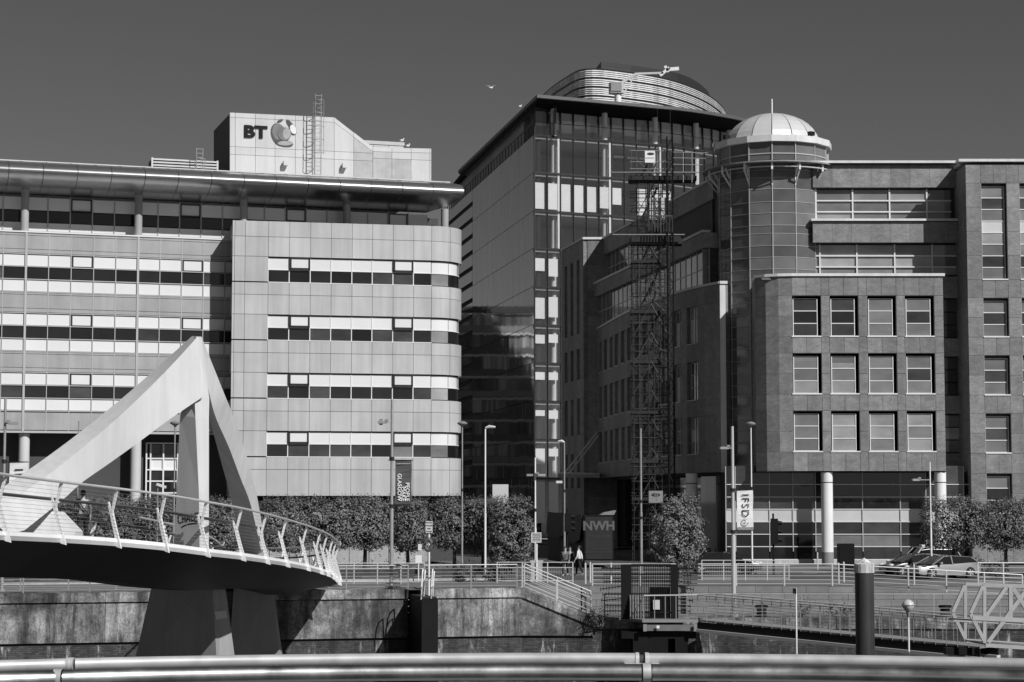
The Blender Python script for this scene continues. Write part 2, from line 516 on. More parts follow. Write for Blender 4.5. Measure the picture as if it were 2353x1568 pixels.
# recessed lower floors with round columns
zb = zL(996)
for i in range(len(SS) - 1):
    if i % 2: continue
    a, b = SS[i], SS[min(i + 2, len(SS) - 1)]
    for y0, y1, k in ((998, 1024, 'pane_soft'), (1026, 1052, 'pane_dark'), (1054, 1090, 'paint_mid'), (1092, 1118, 'pane_dark'), (1120, 1146, 'pane_dark'), (1148, 1260, 'paint_mid')):
        L.box('pane', office, M[k], a + .04, b - .04, L.z(y1, 60, -2), L.z(y0, 60, -2), -2.1, -2.03)
    L.box('mullion', office, M['paint_mid'], a - .04, a + .04, .2, zb, -2.1, -1.99)
for px in (55, 312):
    p = L.P(L.sx(px, 1050, -.6), 0, -.6)
    b = MB(); b.cyl((p.x, p.y, 0), (p.x, p.y, zb), .36, n=18)
    b.build('round_column', M['paint_light'], office)
# glazed lobby bay with a pale frame
sa, sb = L.sx(336, 1080, -1.5), L.sx(408, 1080, -1.5)
for s in (sa, sa + .28, sa + 1.15, sb):
    L.box('lobby_mullion', office, M['frame_white'], s - .05, s + .05, 0.3, L.z(1018, 370, -1.5), -1.6, -1.45)
for y in (1019, 1054, 1080, 1106, 1133):
    L.box('lobby_transom', office, M['frame_white'], sa, sb, L.z(y + 1.5, 370, -1.5), L.z(y - 1.5, 370, -1.5), -1.6, -1.47)
for y0, y1, k in ((1022, 1053, 'pane_dark'), (1056, 1079, 'white_pane'), (1081, 1105, 'pane_dark'), (1107, 1132, 'pane_dark'), (1135, 1200, 'pane_dark')):
    for a, b in ((sa + .32, sa + 1.1), (sa + 1.2, sb - .05)):
        L.box('lobby_pane', office, M[k], a, b, L.z(y1, 370, -1.5), L.z(y0, 370, -1.5), -1.62, -1.57)

# ---------------- projecting wing with the rounded corner
E0, E1 = plan(533, 134.2), plan(991, 137.0)
F = Fac(E0, E1)
zF = lambda y: F.z(y, 640)
colx = [531.5, 537, 561, 614.7, 663.5, 712, 760, 808, 855, 902.7, 950]
cs = [F.sx(x, 800) for x in colx] + [F.len]
RC = 2.5
CC = F.A + F.u * F.len - F.n * RC
ang0 = math.degrees(F.rot)                    # facade normal, measured clockwise from -Y
arcs = [(ang0 * 0 + a, b) for a, b in ((0, 33), (33, 60), (60, 96))]
arcs = [(a + ang0, b + ang0) for a, b in arcs]
core = MB(); F.mbox(core, .08, F.len, zF(1139), zF(512), -6, -.2); wing = core.build('wing', M['joint'], office)
arc_obj('wall', wing, M['joint'], CC, .3, RC - .2, ang0, ang0 + 96, zF(1139), zF(512), 10)
step_ = zF(595) - zF(727.8)
def arc_tile(nm, m, z0, z1, rr, th=.06, gap=.35):
    for a, b in arcs: arc_obj(nm, wing, m, CC, rr - th, rr, a + gap, b - gap, z0 + .012, z1 - .012, 6)
rows_all = []
ztop = [zF(509), zF(545), zF(590)]
# panels over the whole height: top rows
bands = [(zF(545), zF(509)), (zF(590.5), zF(545))]
nrow = 4
tonesF = [['pane_dark'] * 5 + ['pane_soft'] * 2 + ['pane_dark', 'pane_pale', 'pane_dark'],
          ['pane_dark', 'pane_dark', 'pane_soft', 'pane_soft', 'pane_dark', 'pane_soft', 'pane_soft', 'pane_dark', 'pane_pale', 'pane_dark'],
          ['pane_soft', 'pane_dark', 'pane_soft', 'pane_dark', 'pane_dark', 'pane_dark', 'pane_dark', 'pane_soft', 'pane_pale', 'pane_dark'],
          ['pane_dark', 'pane_soft', 'pane_soft', 'pane_soft', 'pane_soft', 'pane_dark', 'pane_mid', 'pane_soft', 'pane_mid', 'pane_dark']]
for r in range(nrow):
    o = -r * step_
    zw1 = zF(593) + o; zl0 = zF(619) + o; zd1 = zF(621.5) + o; zd0 = zF(648) + o
    zp1 = zF(650) + o; zpm = zF(678) + o; zp0 = zF(590.5) + o - step_ if r < 3 else zF(1140)
    bands += [(zpm, zp1), (zp0, zpm)]
    # solid left columns beside the windows
    for i in range(3):
        F.box('cladding_panel', wing, M['panel'], cs[i] + .012, cs[i + 1] - .012, zd0 + .012, zw1 + .06, -.06, 0)
    F.box('window_head', wing, M['joint'], cs[3], F.len, zw1, zw1 + .1, -.2, -.12)
    for i in range(3, len(cs) - 1):
        a, b = cs[i], cs[i + 1]
        F.box('pane', wing, M['white_pane'], a + .03, b - .03, zl0, zw1, -.2, -.15)
        F.box('pane', wing, M[tonesF[r][i - 3]], a + .03, b - .03, zd0, zd1, -.2, -.16)
        F.box('mullion', wing, M['frame_white'], a - .03, a + .03, zd0, zw1, -.2, -.12)
        if i in (4, 9):
            F.box('pane', wing, M['white_pane'], a + .14, b - .14, zl0 + .1, zw1 - .06, -.1, -.005)
            fr = MB(); hh = .125
            for q in ((a + .02, b - .02, zl0 - .02, zl0 + hh), (a + .02, b - .02, zw1 - hh + .06, zw1 + .06), (a + .02, a + .02 + hh, zl0, zw1), (b - .02 - hh, b - .02, zl0, zw1)):
                F.mbox(fr, q[0], q[1], q[2], q[3], -.15, .012)
            fr.build('opening_frame', M['frame_black'], wing)
    F.box('transom', wing, M['frame_white'], cs[3], F.len, zl0 - .05, zl0 - .005, -.2, -.11)
    F.box('sill', wing, M['frame_white'], cs[3], F.len, zd0 - .06, zd0 - .005, -.2, .01)
    for k, (a, b) in enumerate(arcs):
        arc_obj('pane', wing, M['white_pane'] if k < 2 else M['panel_grey'], CC, RC - .24, RC - .18, a + .6, b - .6, zl0, zw1, 5)
        arc_obj('pane', wing, M[(tonesF[r] + ['pane_dark'])[8 + k]], CC, RC - .24, RC - .19, a + .6, b - .6, zd0, zd1, 5)
        arc_obj('transom', wing, M['frame_white'], CC, RC - .24, RC - .15, a, b, zl0 - .05, zl0 - .005, 5)
for z0, z1 in bands:
    for i in range(len(cs) - 1):
        F.box('cladding_panel', wing, M['panel'], cs[i] + .012, cs[i + 1] - .012, z0 + .014, z1 - .014, -.06, 0)
    arc_tile('cladding_panel', M['panel'], z0, z1, RC)
# return walls
Wl = Fac(F.P(0, 0, -4.5).xy, F.P(0, 0, 0).xy)
for z0, z1 in bands: Wl.box('return_panel', wing, M['panel'], .02, 4.44, z0 + .014, z1 - .014, -.06, -.001)
e_t = R(ang0 + 96); e_end = CC + Vector((math.sin(e_t), -math.cos(e_t))) * RC
e_dir = Vector((math.cos(e_t), math.sin(e_t)))
SD = Fac(e_end, e_end + e_dir * 34)
for k, (z0, z1) in enumerate(bands):
    SD.box('side_panel', wing, M['panel'], .1, 34, z0 + .014, z1 - .014, -.06, 0)
for r in range(nrow):
    o = -r * step_
    SD.box('side_window', wing, M['white_pane'], .1, 34, zF(619) + o, zF(590) + o, -.2, -.1)
    SD.box('side_window', wing, M['pane_dark'], .1, 34, zF(650) + o, zF(619.5) + o, -.2, -.1)
b = MB(); SD.mbox(b, .2, 33.8, .2, zF(512), -10, -.21); b.build('wall', M['joint'], wing)
F.box('terrace', wing, M['paint_mid'], .1, F.len, zF(524), zF(520), -5, -.1)
# ground floor wall set back behind the trees
for i in range(10):
    a = F.len * i / 10
    F.box('ground_panel', wing, M['panel_grey'], a + .02, a + F.len / 10 - .02, .05, zF(1141) - .3, -1.3, -1.2)
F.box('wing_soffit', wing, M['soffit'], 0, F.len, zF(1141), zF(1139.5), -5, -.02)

# ---------------- roof plant room with the sign
PB0 = plan(528, 140.6); PB = Fac(PB0, PB0 + L.u * 20)
px2x = lambda c: 484.9 + .25044 * c
py2y = lambda c: 207.8 + .25044 * c
top = [(172, 203), (1130, 250), (1485, 552), (2022, 575 - 43)]
def ztop_at(c):
    pts = [(172, 203), (1130, 248), (1485, 520), (1490, 522), (2022, 534)]
    for (x0, y0), (x1, y1) in zip(pts, pts[1:]):
        if x0 <= c <= x1: return lerp(y0, y1, (c - x0) / (x1 - x0))
    return pts[-1][1]
def PZ(cx, cy): return PB.hit(px2x(cx), py2y(cy))
body = [PZ(175, 840), PZ(2018, 840), PZ(2018, 540), PZ(1495, 530), PZ(1485, 528), PZ(1130, 256), PZ(175, 212)]
b = MB(); b.prism([PB.P(s, z, -.075) for s, z in body], (-PB.n * 7).to_3d()); plant = b.build('plant_room', M['joint'], office)
colc = [172, 222, 407, 588, 775, 945, 1130, 1309, 1485, 1660, 1836, 2008, 2022]
for i in range(len(colc) - 1):
    c0, c1 = colc[i], colc[i + 1]
    rows = [0, 45, 312, 384, 840] if c1 <= 1485 else [0, 42, 110, 840]
    base = [(c, ztop_at(c)) for c in (c0 + .01, c1 - .01)]
    for j in range(len(rows) - 1):
        q = []
        for (c, yt), first in ((base[0], 1), (base[1], 0)):
            def yy(r):
                slope = 247 / 1480 * 0 + .048 * (c - 172)
                return (203 + slope + r) if c1 <= 1485 else (534 + .04 * (c - 2022) + r)
            lo = min(840, max(yy(rows[j + 1]), yt + (42 if j == 0 else 0))) if j < len(rows) - 2 else 840
            hi = max(yy(rows[j]), yt) if j else yt
            if j and hi < yt + 42: hi = min(yt + 42, lo)
            q.append((c, hi, lo))
        (ca, h0, l0), (cb, h1, l1) = q
        if l0 - h0 < 3 and l1 - h1 < 3: continue
        pts = []
        for c, y in ((ca, l0), (cb, l1), (cb, h1), (ca, h0)):
            s, z = PZ(c, y)
            s += .012 if c == ca else -.012
            z += .012 if y in (l0, l1) else -.012
            pts.append(PB.P(s, z, 0))
        mm = M['plant_old'] if (i in (7, 8) and j >= 1) or (i == 9 and j == 2) else M['plant']
        b = MB(); b.prism(pts, (-PB.n * .07).to_3d()); b.build('cladding_panel', mm, plant)
s0, zt = PZ(172, 203)
PL = Fac(PB.P(0, 0, -7.2).xy, PB.P(0, 0, 0).xy)
for k in range(4):
    PL.box('side_panel', plant, M['plant'], 1.8 * k + .01, 1.8 * k + 1.78, PR[0][1], zt, -.05, .0)
bs, bz = PZ(1310, 372); bs1, _ = PZ(1880, 372)
for k in range(4):
    a = lerp(bs, bs1, k / 4); c = lerp(bs, bs1, (k + 1) / 4)
    for z0, z1 in ((PR[0][1], bz - .95), (bz - .92, bz - .28)):
        PB.box('rear_panel', plant, M['plant'], a + .012, c - .012, z0 - .0, z1, -3.6, -3.5)
PB.box('rear_cap', plant, M['plant'], bs, bs1 + .05, bz - .26, bz, -6, -3.45)
# sign letters and logo (flat pieces fixed on the wall)
s_, z_ = PZ(405, 388); sz = (PZ(275, 333)[1] - PZ(275, 443)[1])
lettering('sign_letters', plant, 'BT', M['paint_black'], PB.P(s_, z_, .06), PB.u.to_3d(), (0, 0, 1), sz * 1.38, .08, .045, spacing=1.0, sx=1.22)
gs, gz = PZ(668, 392); gr = (PZ(790, 392)[0] - PZ(548, 392)[0]) / 2
M['logo_dark'] = mat('logo_dark_grey', .05, .5, var=.35, scale=1.2); M['logo_mid'] = mat('logo_mid_grey', .15, .5, var=.3, scale=1.2)
M['logo_pale'] = mat('logo_pale_grey', .32, .5, var=.2, scale=1.2); M['logo_white'] = mat('logo_white', .75, .5)
def blob(nm, m, pts, d):
    b = MB(); b.prism([PB.P(gs + x * gr, gz + y * gr, d) for x, y in pts], (-PB.n * .02).to_3d()); b.build(nm, m, plant)
def ell(cx, cy, rx, ry, rot=0, a0=0, a1=360, n=22):
    out = []
    for i in range(n + 1 if a1 - a0 < 360 else n):
        t = R(a0 + (a1 - a0) * i / n); x, y = rx * math.cos(t), ry * math.sin(t); c, s = math.cos(R(rot)), math.sin(R(rot))
        out.append((cx + x * c - y * s, cy + x * s + y * c))
    return out
blob('logo_piece', M['logo_dark'], ell(-.42, -.12, .56, .84, 14), .03)
blob('logo_piece', M['logo_mid'], ell(-.38, .02, .5, .66, 14), .045)
blob('logo_piece', M['logo_dark'], ell(.02, -.78, .68, .26, -6), .055)
blob('logo_piece', M['logo_pale'], ell(.1, -.78, .58, .17, 4), .07)
blob('logo_piece', M['logo_mid'], ell(.04, -.08, .5, .5), .085)
blob('logo_piece', M['logo_pale'], ell(.2, -.04, .3, .42, -8), .1)
blob('logo_piece', M['logo_dark'], ell(-.3, .9, .24, .1, 25), .05)
blob('logo_piece', M['logo_dark'], ell(.5, .62, .5, .17, -52), .05)
blob('logo_piece', M['logo_dark'], ell(.68, .28, .28, .4, 22), .065)
blob('logo_piece', M['logo_white'], ell(.7, .3, .23, .36, 22), .08)
# flood lights on the wall
for cx, cy in ((672, 690), (1212, 712)):
    s, z = PZ(cx, cy)
    fl = MB(); PB.mbox(fl, s - .12, s + .22, z - .05, z + .28, .1, .45); PB.mbox(fl, s - .2, s + .1, z - .28, z - .06, 0, .14)
    fl.build('flood_light', M['paint_light'], plant)
# caged ladders
def caged_ladder(s, d, z0, z1, cage0, label):
    p = PB.P(s, z0, d)
    t = thing('caged_ladder', label, 'ladder', p, 'caged ladders on the roof')
    u, n = PB.u.to_3d(), PB.n.to_3d()
    for k in (-.22, .22):
        rod('rail', t, M['galv'], p + u * k, Vector((p.x, p.y, z1)) + u * k, .03, 6)
    z = z0 + .2; k = 0
    while z < z1:
        b0 = Vector((p.x, p.y, z))
        rod('rung', t, M['galv'], b0 - u * .22, b0 + u * .22, .018, 5); z += .3
    z = cage0
    hoops = []
    while z <= z1 + .01:
        pts = [Vector((p.x, p.y, z)) + u * (.38 * math.cos(a)) + n * (.1 + .5 * math.sin(a)) for a in [math.pi * i / 10 for i in range(11)]]
        b = MB(); b.tube(pts, .025, 5); b.build('cage_hoop', M['galv'], t); hoops.append(pts); z += .95
    for i in (0, 2, 5, 8, 10):
        rod('cage_bar', t, M['galv'], hoops[0][i], hoops[-1][i], .015, 5)
    return t
ls, lz = PZ(960, 55)
caged_ladder(ls, .95, PR[0][1] + .1, lz, PR[0][1] + 2.4, 'tall caged ladder up the front of the pale plant room, right of the logo')
caged_ladder(PZ(1150, 180)[0], -3.0, PR[0][1] + 3, PZ(1150, 180)[1], PZ(1150, 250)[1], 'short caged ladder top showing behind the shoulder of the plant room')
lad_s, lad_z = PB.hit(455, 345)
caged_ladder(lad_s, .8, PR[0][1], lad_z, PR[0][1] + .6, 'small caged ladder top left of the plant room on the low roof')
# louvred unit on the roof left of the plant room
us0, uz1 = PB.hit(350, 362); us1, _ = PB.hit(500, 372)
lu = thing('louvre_unit', 'low pale louvred roof unit left of the plant room', 'roof unit', PB.P(us0, PR[0][1], 0))
b = MB(); PB.mbox(b, us0, us1, PR[0][1], uz1 - .05, -2, -.15); b.build('casing', M['joint'], lu)
for k in range(6):
    PB.box('louvre_slat', lu, M['plant'], us0, us1, uz1 - .16 - .21 * k, uz1 - .05 - .21 * k, -.12, 0)
for s in (us0, us1): PB.box('louvre_post', lu, M['plant'], s - .06, s + .06, PR[0][1], uz1, -.12, .01)
# ================================================================ the dark glass tower behind
def z_of(py, Y): return CAM.z + (1150 - py) / FP * Y
tower = thing('glass_tower', 'tall dark office tower with a curved glass front, wide black eaves and silver drum', 'building', (2.24, 200, 0))
M['tower_metal'] = mat('tower_dark_cladding', 0.30, 0.06, metal=0.85, var=0.14, scale=0.5, stretch=(4, 1.6, .03), rnd=0.05, bump=0.05, bscale=1.1, bstretch=(2.5, 2.5, .8))
M['louvre_bright'] = mat('bright_louvre', 0.85, 0.4, metal=0.5, var=0.25, scale=1.2, stretch=(1.2, 1.2, .2), rnd=0.05, bump=0.4, bscale=5, bstretch=(.02, .02, 1.6))
M['louvre_dark'] = mat('dark_louvre', 0.028, 0.5, var=0.2, scale=1.2, stretch=(.3, .3, 6), rnd=0.05, bump=0.6, bscale=4, bstretch=(.02, .02, 1.6))
def arch_glass(name, tint, k):
    m = bpy.data.materials.new(name); m.use_nodes = True
    nt = m.node_tree; nt.nodes.clear()
    out = nt.nodes.new('ShaderNodeOutputMaterial'); mix = nt.nodes.new('ShaderNodeMixShader')
    tr = nt.nodes.new('ShaderNodeBsdfTransparent'); gl = nt.nodes.new('ShaderNodeBsdfGlossy')
    pass
    tr.inputs[0].default_value = (tint, tint, tint, 1); gl.inputs[0].default_value = (.9, .9, .9, 1); gl.inputs['Roughness'].default_value = .02
    mix.inputs[0].default_value = k; nt.links.new(tr.outputs[0], mix.inputs[1]); nt.links.new(gl.outputs[0], mix.inputs[2])
    nt.links.new(mix.outputs[0], out.inputs[0])
    return m
M['blind'] = mat('pale_blind', .85, .9, var=.03, rnd=.05)
M['glass'] = arch_glass('clear_glass', .95, .09)
M['inside'] = mat('interior_wall', .34, .8, var=.3, scale=.15, rnd=.1)
M['inside_floor'] = mat('interior_slab', .30, .8, var=.1)
TC = [(2.24, 200), (7.7, 202.4), (12.7, 204.7), (16.6, 206.5), (21.5, 210.4), (25, 214.5), (28, 220)]
raw = smooth_path([Vector((x, y, 0)) for x, y in TC], 400)
acc = [0.0]
for a, b in zip(raw, raw[1:]): acc.append(acc[-1] + (b - a).length)
def tc(s):
    if s >= acc[-1]: return raw[-1]
    lo = 0
    while acc[lo + 1] < s: lo += 1
    return raw[lo].lerp(raw[lo + 1], (s - acc[lo]) / (acc[lo + 1] - acc[lo]))
BW = 1.46
NB = int(acc[-1] / BW)
TP = [tc(i * BW) for i in range(NB + 1)]
lv = [z_of(y, 200) for y in (302, 389.6, 479.6, 566.7, 656, 744.7, 833, 921, 1009, 1098, 1240)]
FT = [Fac(TP[i].xy, TP[i + 1].xy) for i in range(NB)]
def offc(i, d):
    a = FT[min(i, NB - 1)].n; b = FT[max(i - 1, 0)].n
    n = (a + b).normalized()
    return TP[i] + n.to_3d() * d
WD = STREET.xy
back = Vector((2.24, 200)) + WD * 60
def inn(i, d):
    q = TP[i] + (WD * d).to_3d(); q.x += .5 + d * .02
    return q
# side facade along the street (dark sheet cladding, one course per floor)
SW = Fac(Vector((2.24, 200)) + WD * 60, (2.24, 200))
s_seam = SW.sx(1086, 700)
core = MB()
core.prism([Vector((p.x, p.y, .3)) for p in [inn(i, 9) for i in range(0, NB + 1)]] + [Vector((28, 262, .3)), Vector((back.x + 1, back.y, .3)), Vector((1.2, 209.5, .3))], (0, 0, lv[0] + 3.6))
core.build('core', M['inside'], tower)
for j in range(len(lv) - 1):
    npn = 24
    for q_ in range(npn):
        x0, x1 = lerp(s_seam, SW.len, q_ / npn), lerp(s_seam, SW.len, (q_ + 1) / npn)
        o = box_obj('cladding_panel', tower, M['tower_metal'], SW.P((x0 + x1) / 2, (lv[j] + lv[j + 1]) / 2, -.06), (x1 - x0 - .012, .1, lv[j] - lv[j + 1] - .05), SW.rot)
        o.matrix_basis = o.matrix_basis @ Matrix.Rotation(rng.gauss(0, .0028), 4, 'Z') @ Matrix.Rotation(rng.gauss(0, .0022), 4, 'X'); W[o] = o.matrix_basis
    for k in range(2):
        zt = lerp(lv[j], lv[j + 1], k / 2); zb_ = lerp(lv[j], lv[j + 1], (k + 1) / 2)
        SW.box('louvre_panel', tower, M['tower_metal'], 0, s_seam - .05, zb_ + .55, zt - .02, -.3, 0)
b = MB(); SW.mbox(b, 0, SW.len - .5, .2, lv[0], -.8, -.34); b.build('wall', M['dark'], tower)
# floors, columns, glass
for j in range(len(lv)):
    b = MB(); pts = [offc(i, -.12) for i in range(NB + 1)] + [inn(i, 9) for i in range(NB, -1, -1)]
    b.prism([Vector((p.x, p.y, lv[j] - .42)) for p in pts], (0, 0, .4)); b.build('floor_slab', M['inside_floor'], tower)
    b = MB(); b.loft([[Vector((q.x, q.y, z)) for q, z in ((offc(i, .06), lv[j] - .16), (offc(i, .06), lv[j] + .02), (offc(i, -.1), lv[j] + .02), (offc(i, -.1), lv[j] - .16))] for i in range(NB + 1)])
    b.build('floor_edge', M['frame_black'] if j else M['scaf_board'], tower)
for i in range(NB):
    f = FT[i]
    for j in range(len(lv) - 1):
        if j > 3 and i > 7: continue
        if j > 8: continue
        m = M['glass']
        f.box('pane', tower, m, .03, f.len - .03, lv[j + 1] + .03, lv[j] - .17, -.03, 0)
    f.box('mullion', tower, M['frame_black'], -.03, .03, lv[-2], lv[0], -.06, .1)
for i in range(1, NB, 4):
    p = offc(i, -.85) + (TP[min(i + 1, NB)] - TP[i]) * .75
    b = MB(); b.cyl((p.x, p.y, .2), (p.x, p.y, lv[0] + 3.7), .3, n=14); b.build('round_column', M['paint_white'], tower)
p = FT[0].P(.35, 0, -.5)
def blind(i, j, a, b_, t0, t1, m='paint_light'):
    f = FT[i]; h = lv[j] - lv[j + 1]
    f.box('window_blind', tower, M[m], f.len * a, f.len * b_, lv[j] - .2 - h * t1, lv[j] - .2 - h * t0, -.16, -.12)
for i, t0, t1 in ((0, .22, .9), (1, .22, .9), (2, .22, .93), (3, .22, .97), (4, .24, .9), (5, .22, .78), (6, .22, .66), (8, .2, .9), (9, .2, .9), (10, .2, .7)):
    blind(i, 1, .1, .8, t0, t1, 'blind')
for i, j, t0, t1 in ((0, 3, .22, .55), (1, 3, .22, .68), (0, 4, .25, .8), (1, 4, .22, .75), (0, 5, .22, .45), (1, 5, .2, .42), (0, 6, .2, .4), (1, 6, .2, .4), (0, 7, .2, .35), (1, 7, .2, .42), (0, 8, .2, .6), (1, 8, .2, .4), (0, 9, 0, .7), (1, 9, 0, .7)):
    blind(i, j, .12, .82, t0, t1, 'blind')
for i in (1, 5, 9): FT[i].box('pale_fin', tower, M['blind'], FT[i].len * .8, FT[i].len * .97, lv[3], lv[0] - .2, -.1, -.05)
for i in (6, 7, 8, 9, 10, 11):
    FT[i].box('ceiling_light', tower, M['blind'], .1, 1.3, lv[0] - 1.25, lv[0] - 1.05, -2.6, -2.4)
for i in range(9, NB - 1):
    FT[i].box('ceiling_light', tower, M['blind'], .1, 1.3, lv[0] + 2.6, lv[0] + 2.72, -3.4, -3.3)
# recessed top floor, balustrade
eave = z_of(244, 202)
for i in range(NB):
    a, c = inn(i, 2.5), inn(i + 1, 2.5); f = Fac(a.xy, c.xy)
    f.box('pane', tower, M['glass'], .05, f.len - .05, lv[0] + .02, eave, -.04, 0)
    f.box('mullion', tower, M['frame_black'], -.05, .05, lv[0] + .02, eave, -.06, .08)
    f.box('top_blind', tower, M['blind'], .1, f.len - .1, eave - 1.5 - .3 * (i % 3), eave, -.2, -.12)
    g = FT[i]
    g.box('balustrade_pane', tower, M['glass'], .02, g.len - .02, lv[0] + .05, lv[0] + 1.25, -.12, -.09)
    g.box('balustrade_post', tower, M['frame_black'], -.02, .02, lv[0] + .02, lv[0] + 1.3, -.12, -.06)
n2 = 34
for k in range(n2):
    a = SW.len - SW.len * (k + 1) / n2; c = SW.len - SW.len * k / n2
    SW.box('balustrade_post', tower, M['frame_black'], c - .05, c + .05, lv[0] + .02, lv[0] + 1.3, -.1, -.02)
    SW.box('side_pane', tower, M['pane_mid'], a + .08, c - .08, lv[0] + .1, eave - .2, -2.3, -2.2)
    SW.box('side_mullion', tower, M['frame_black'], c - .06, c + .06, lv[0], eave, -2.25, -2.1)
SW.box('balustrade_rail', tower, M['frame_black'], 0, SW.len, lv[0] + 1.25, lv[0] + 1.33, -.1, -.02)
b = MB(); b.tube([Vector((offc(i, -.1).x, offc(i, -.1).y, lv[0] + 1.3)) for i in range(NB + 1)], .03, 5); b.build('balustrade_rail', M['frame_black'], tower)
b = MB()
pts = [inn(i, 5) for i in range(NB + 1)]
b.prism([Vector((p.x, p.y, lv[0])) for p in pts] + [Vector((26, 262, lv[0])), Vector((back.x + 3.2, back.y, lv[0])), Vector((2.6, 212, lv[0]))], (0, 0, eave - lv[0] + .3)); b.build('top_storey', M['inside'], tower)
# wide eaves
zr = z_of(208, 197)
ro = [Vector((-6.6, 243, 0)), Vector((2.5, 197.0, 0))] + [offc(i, 2.9) for i in range(3, NB + 1)] + [Vector((34, 262, 0)), Vector((-4, 262, 0))]
b = MB(); b.prism([Vector((p.x, p.y, zr - .32)) for p in ro], (0, 0, .32)); roof = b.build('roof', mat('roof_edge', .10, .5), tower)
ri = [Vector((-6.2, 243.2, 0)), Vector((2.62, 197.5, 0))] + [offc(i, 2.55) for i in range(3, NB + 1)] + [Vector((33.6, 261, 0)), Vector((-3.6, 261, 0))]
ri2 = [Vector((back.x + .1, back.y, 0)), Vector((2.3, 200.2, 0))] + [offc(i, -2.2) for i in range(3, NB + 1)] + [Vector((30, 259, 0)), Vector((-2, 259, 0))]
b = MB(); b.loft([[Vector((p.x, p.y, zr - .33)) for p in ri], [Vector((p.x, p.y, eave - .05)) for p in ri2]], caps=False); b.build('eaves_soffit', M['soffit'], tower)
# silver drum of louvres
dr = smooth_path([Vector(p) for p in ((2.5, 247, 0), (1.6, 232, 0), (3.6, 219.5, 0), (5.6, 211.5, 0), (7.7, 206.8, 0), (12, 208.2, 0), (17, 212.2, 0), (21.5, 219.5, 0), (24.6, 229, 0), (25.5, 240, 0))], 46)
zt = 49.5
for k in range(5):
    zb0_ = zr + .02 + (zt - zr) * k / 5; zb1_ = zr + (zt - zr) * (k + 1) / 5 - .12
    for q_ in range(4):
        z0, z1 = lerp(zb0_, zb1_, q_ / 4), lerp(zb0_, zb1_, (q_ + .8) / 4)
        b = MB(); rings = []
        for i, p in enumerate(dr):
            d = (dr[min(i + 1, len(dr) - 1)] - dr[max(i - 1, 0)]).normalized(); n = Vector((d.y, -d.x, 0))
            rings.append([Vector((q.x, q.y, z)) for q, z in ((p + n * .10, z0), (p - n * .02, z1), (p - n * .2, z1), (p - n * .2, z0))])
        b.loft(rings); b.build('louvre_slat', M['louvre_bright'], roof)
    b = MB(); b.tube([p + Vector((0, 0, zb1_ + .03)) for p in dr], .07, 5); b.build('louvre_rail', M['frame_black'], roof)
b = MB(); b.prism([p + Vector((0, 0, zr)) for p in [q.lerp(Vector((8, 235, 0)), .03) for q in dr]], (0, 0, zt - zr - .1)); b.build('drum_core', M['joint'], roof)
ub = smooth_path([Vector(p) for p in ((9.7, 214.7, 0), (14.5, 217.5, 0), (19.4, 221.8, 0), (23, 231, 0), (23.5, 238, 0))], 12) + [Vector((7, 238, 0))]
b = MB(); b.prism([p + Vector((0, 0, zt - .2)) for p in ub], (0, 0, 2.7)); b.build('upper_louvre_box', M['louvre_dark'], roof)
# cleaning crane on the roof
cp = at(1420, 216, 201.5); cp.z = zr
crane = thing('cleaning_crane', 'white window cleaning crane with a jib on the tower roof', 'crane', cp)
b = MB(); b.cyl(cp, cp + Vector((0, 0, .9)), .35, n=10); b.build('mast', M['paint_white'], crane)
b = MB(); b.box(cp + Vector((-.2, 0, 1.55)), (1.35, 1.1, 1.1), .1); body_ = b.build('cabin', M['paint_light'], crane)
b = MB(); b.box(cp + Vector((-.2, -.64, 1.6)), (1.1, .04, .9), .1); b.build('cabin_door', M['paint_mid'], crane)
e1, e2, e3 = at(1437, 173, 201.5), at(1462, 170, 201.5), at(1524, 168, 201.5)
b = MB(); b.bar(cp + Vector((.2, 0, 2.0)), e2, .26, .26); b.bar(e2, e3, .2, .2); b.bar(cp + Vector((.55, 0, 1.0)), e2, .13, .13); b.build('jib', M['paint_light'], crane)
b = MB(); b.bar(at(1517, 174, 201.5), at(1538, 156, 201.5), .2, .3); b.bar(at(1536, 160, 201.5), at(1560, 158, 201.5), .2, .35); b.bar(at(1528, 152, 201.5), at(1536, 166, 201.5), .2, .25); b.build('jib_head', M['paint_white'], crane)
for px in (1511, 1540): rod('cable', crane, M['scaf'], at(px, 166, 200.6), at(px, 330, 200.6), .012, 4)
# the block across the side street that the tower's cladding mirrors
nb = thing('brick_office', 'banded brick office block seen mirrored in the dark tower cladding', 'building', (-30, 270, 0))
EF2 = Fac((-52, 259.6), (-9, 276.6))
M['brick_dark'] = mat('dark_brick', .16, .8, var=.3, scale=.6, rnd=.1)
hgt = 30.0
b = MB(); EF2.mbox(b, 0, EF2.len, .2, hgt, -14, -.3); b.build('wall', M['brick_dark'], nb)
nf = 10
for k in range(nf):
    z = .6 + k * hgt / nf; fh = hgt / nf
    EF2.box('floor_band', nb, M['white_pane'], 0, EF2.len, z + fh - .45, z + fh - .12, -.3, .2)
    EF2.box('brick_band', nb, M['panel_grey' if k % 3 == 0 else 'brick_dark'], 0, EF2.len, z, z + .8, -.3, .05)
    for i in range(28):
        s = EF2.len * (i + .5) / 28
        if rng.random() < .22: continue
        EF2.box('window', nb, M[rng.choice(['pane_dark', 'pane_pale', 'white_pane', 'white_pane', 'white_pane', 'pane_dark', 'blind'])], s - .6, s + rng.uniform(-.2, .55), z + .85, z + fh - .45, -.3, -.1)
EF2.box('parapet', nb, M['joint'], 0, EF2.len, hgt + .2, hgt + 1.1, -.4, .3)
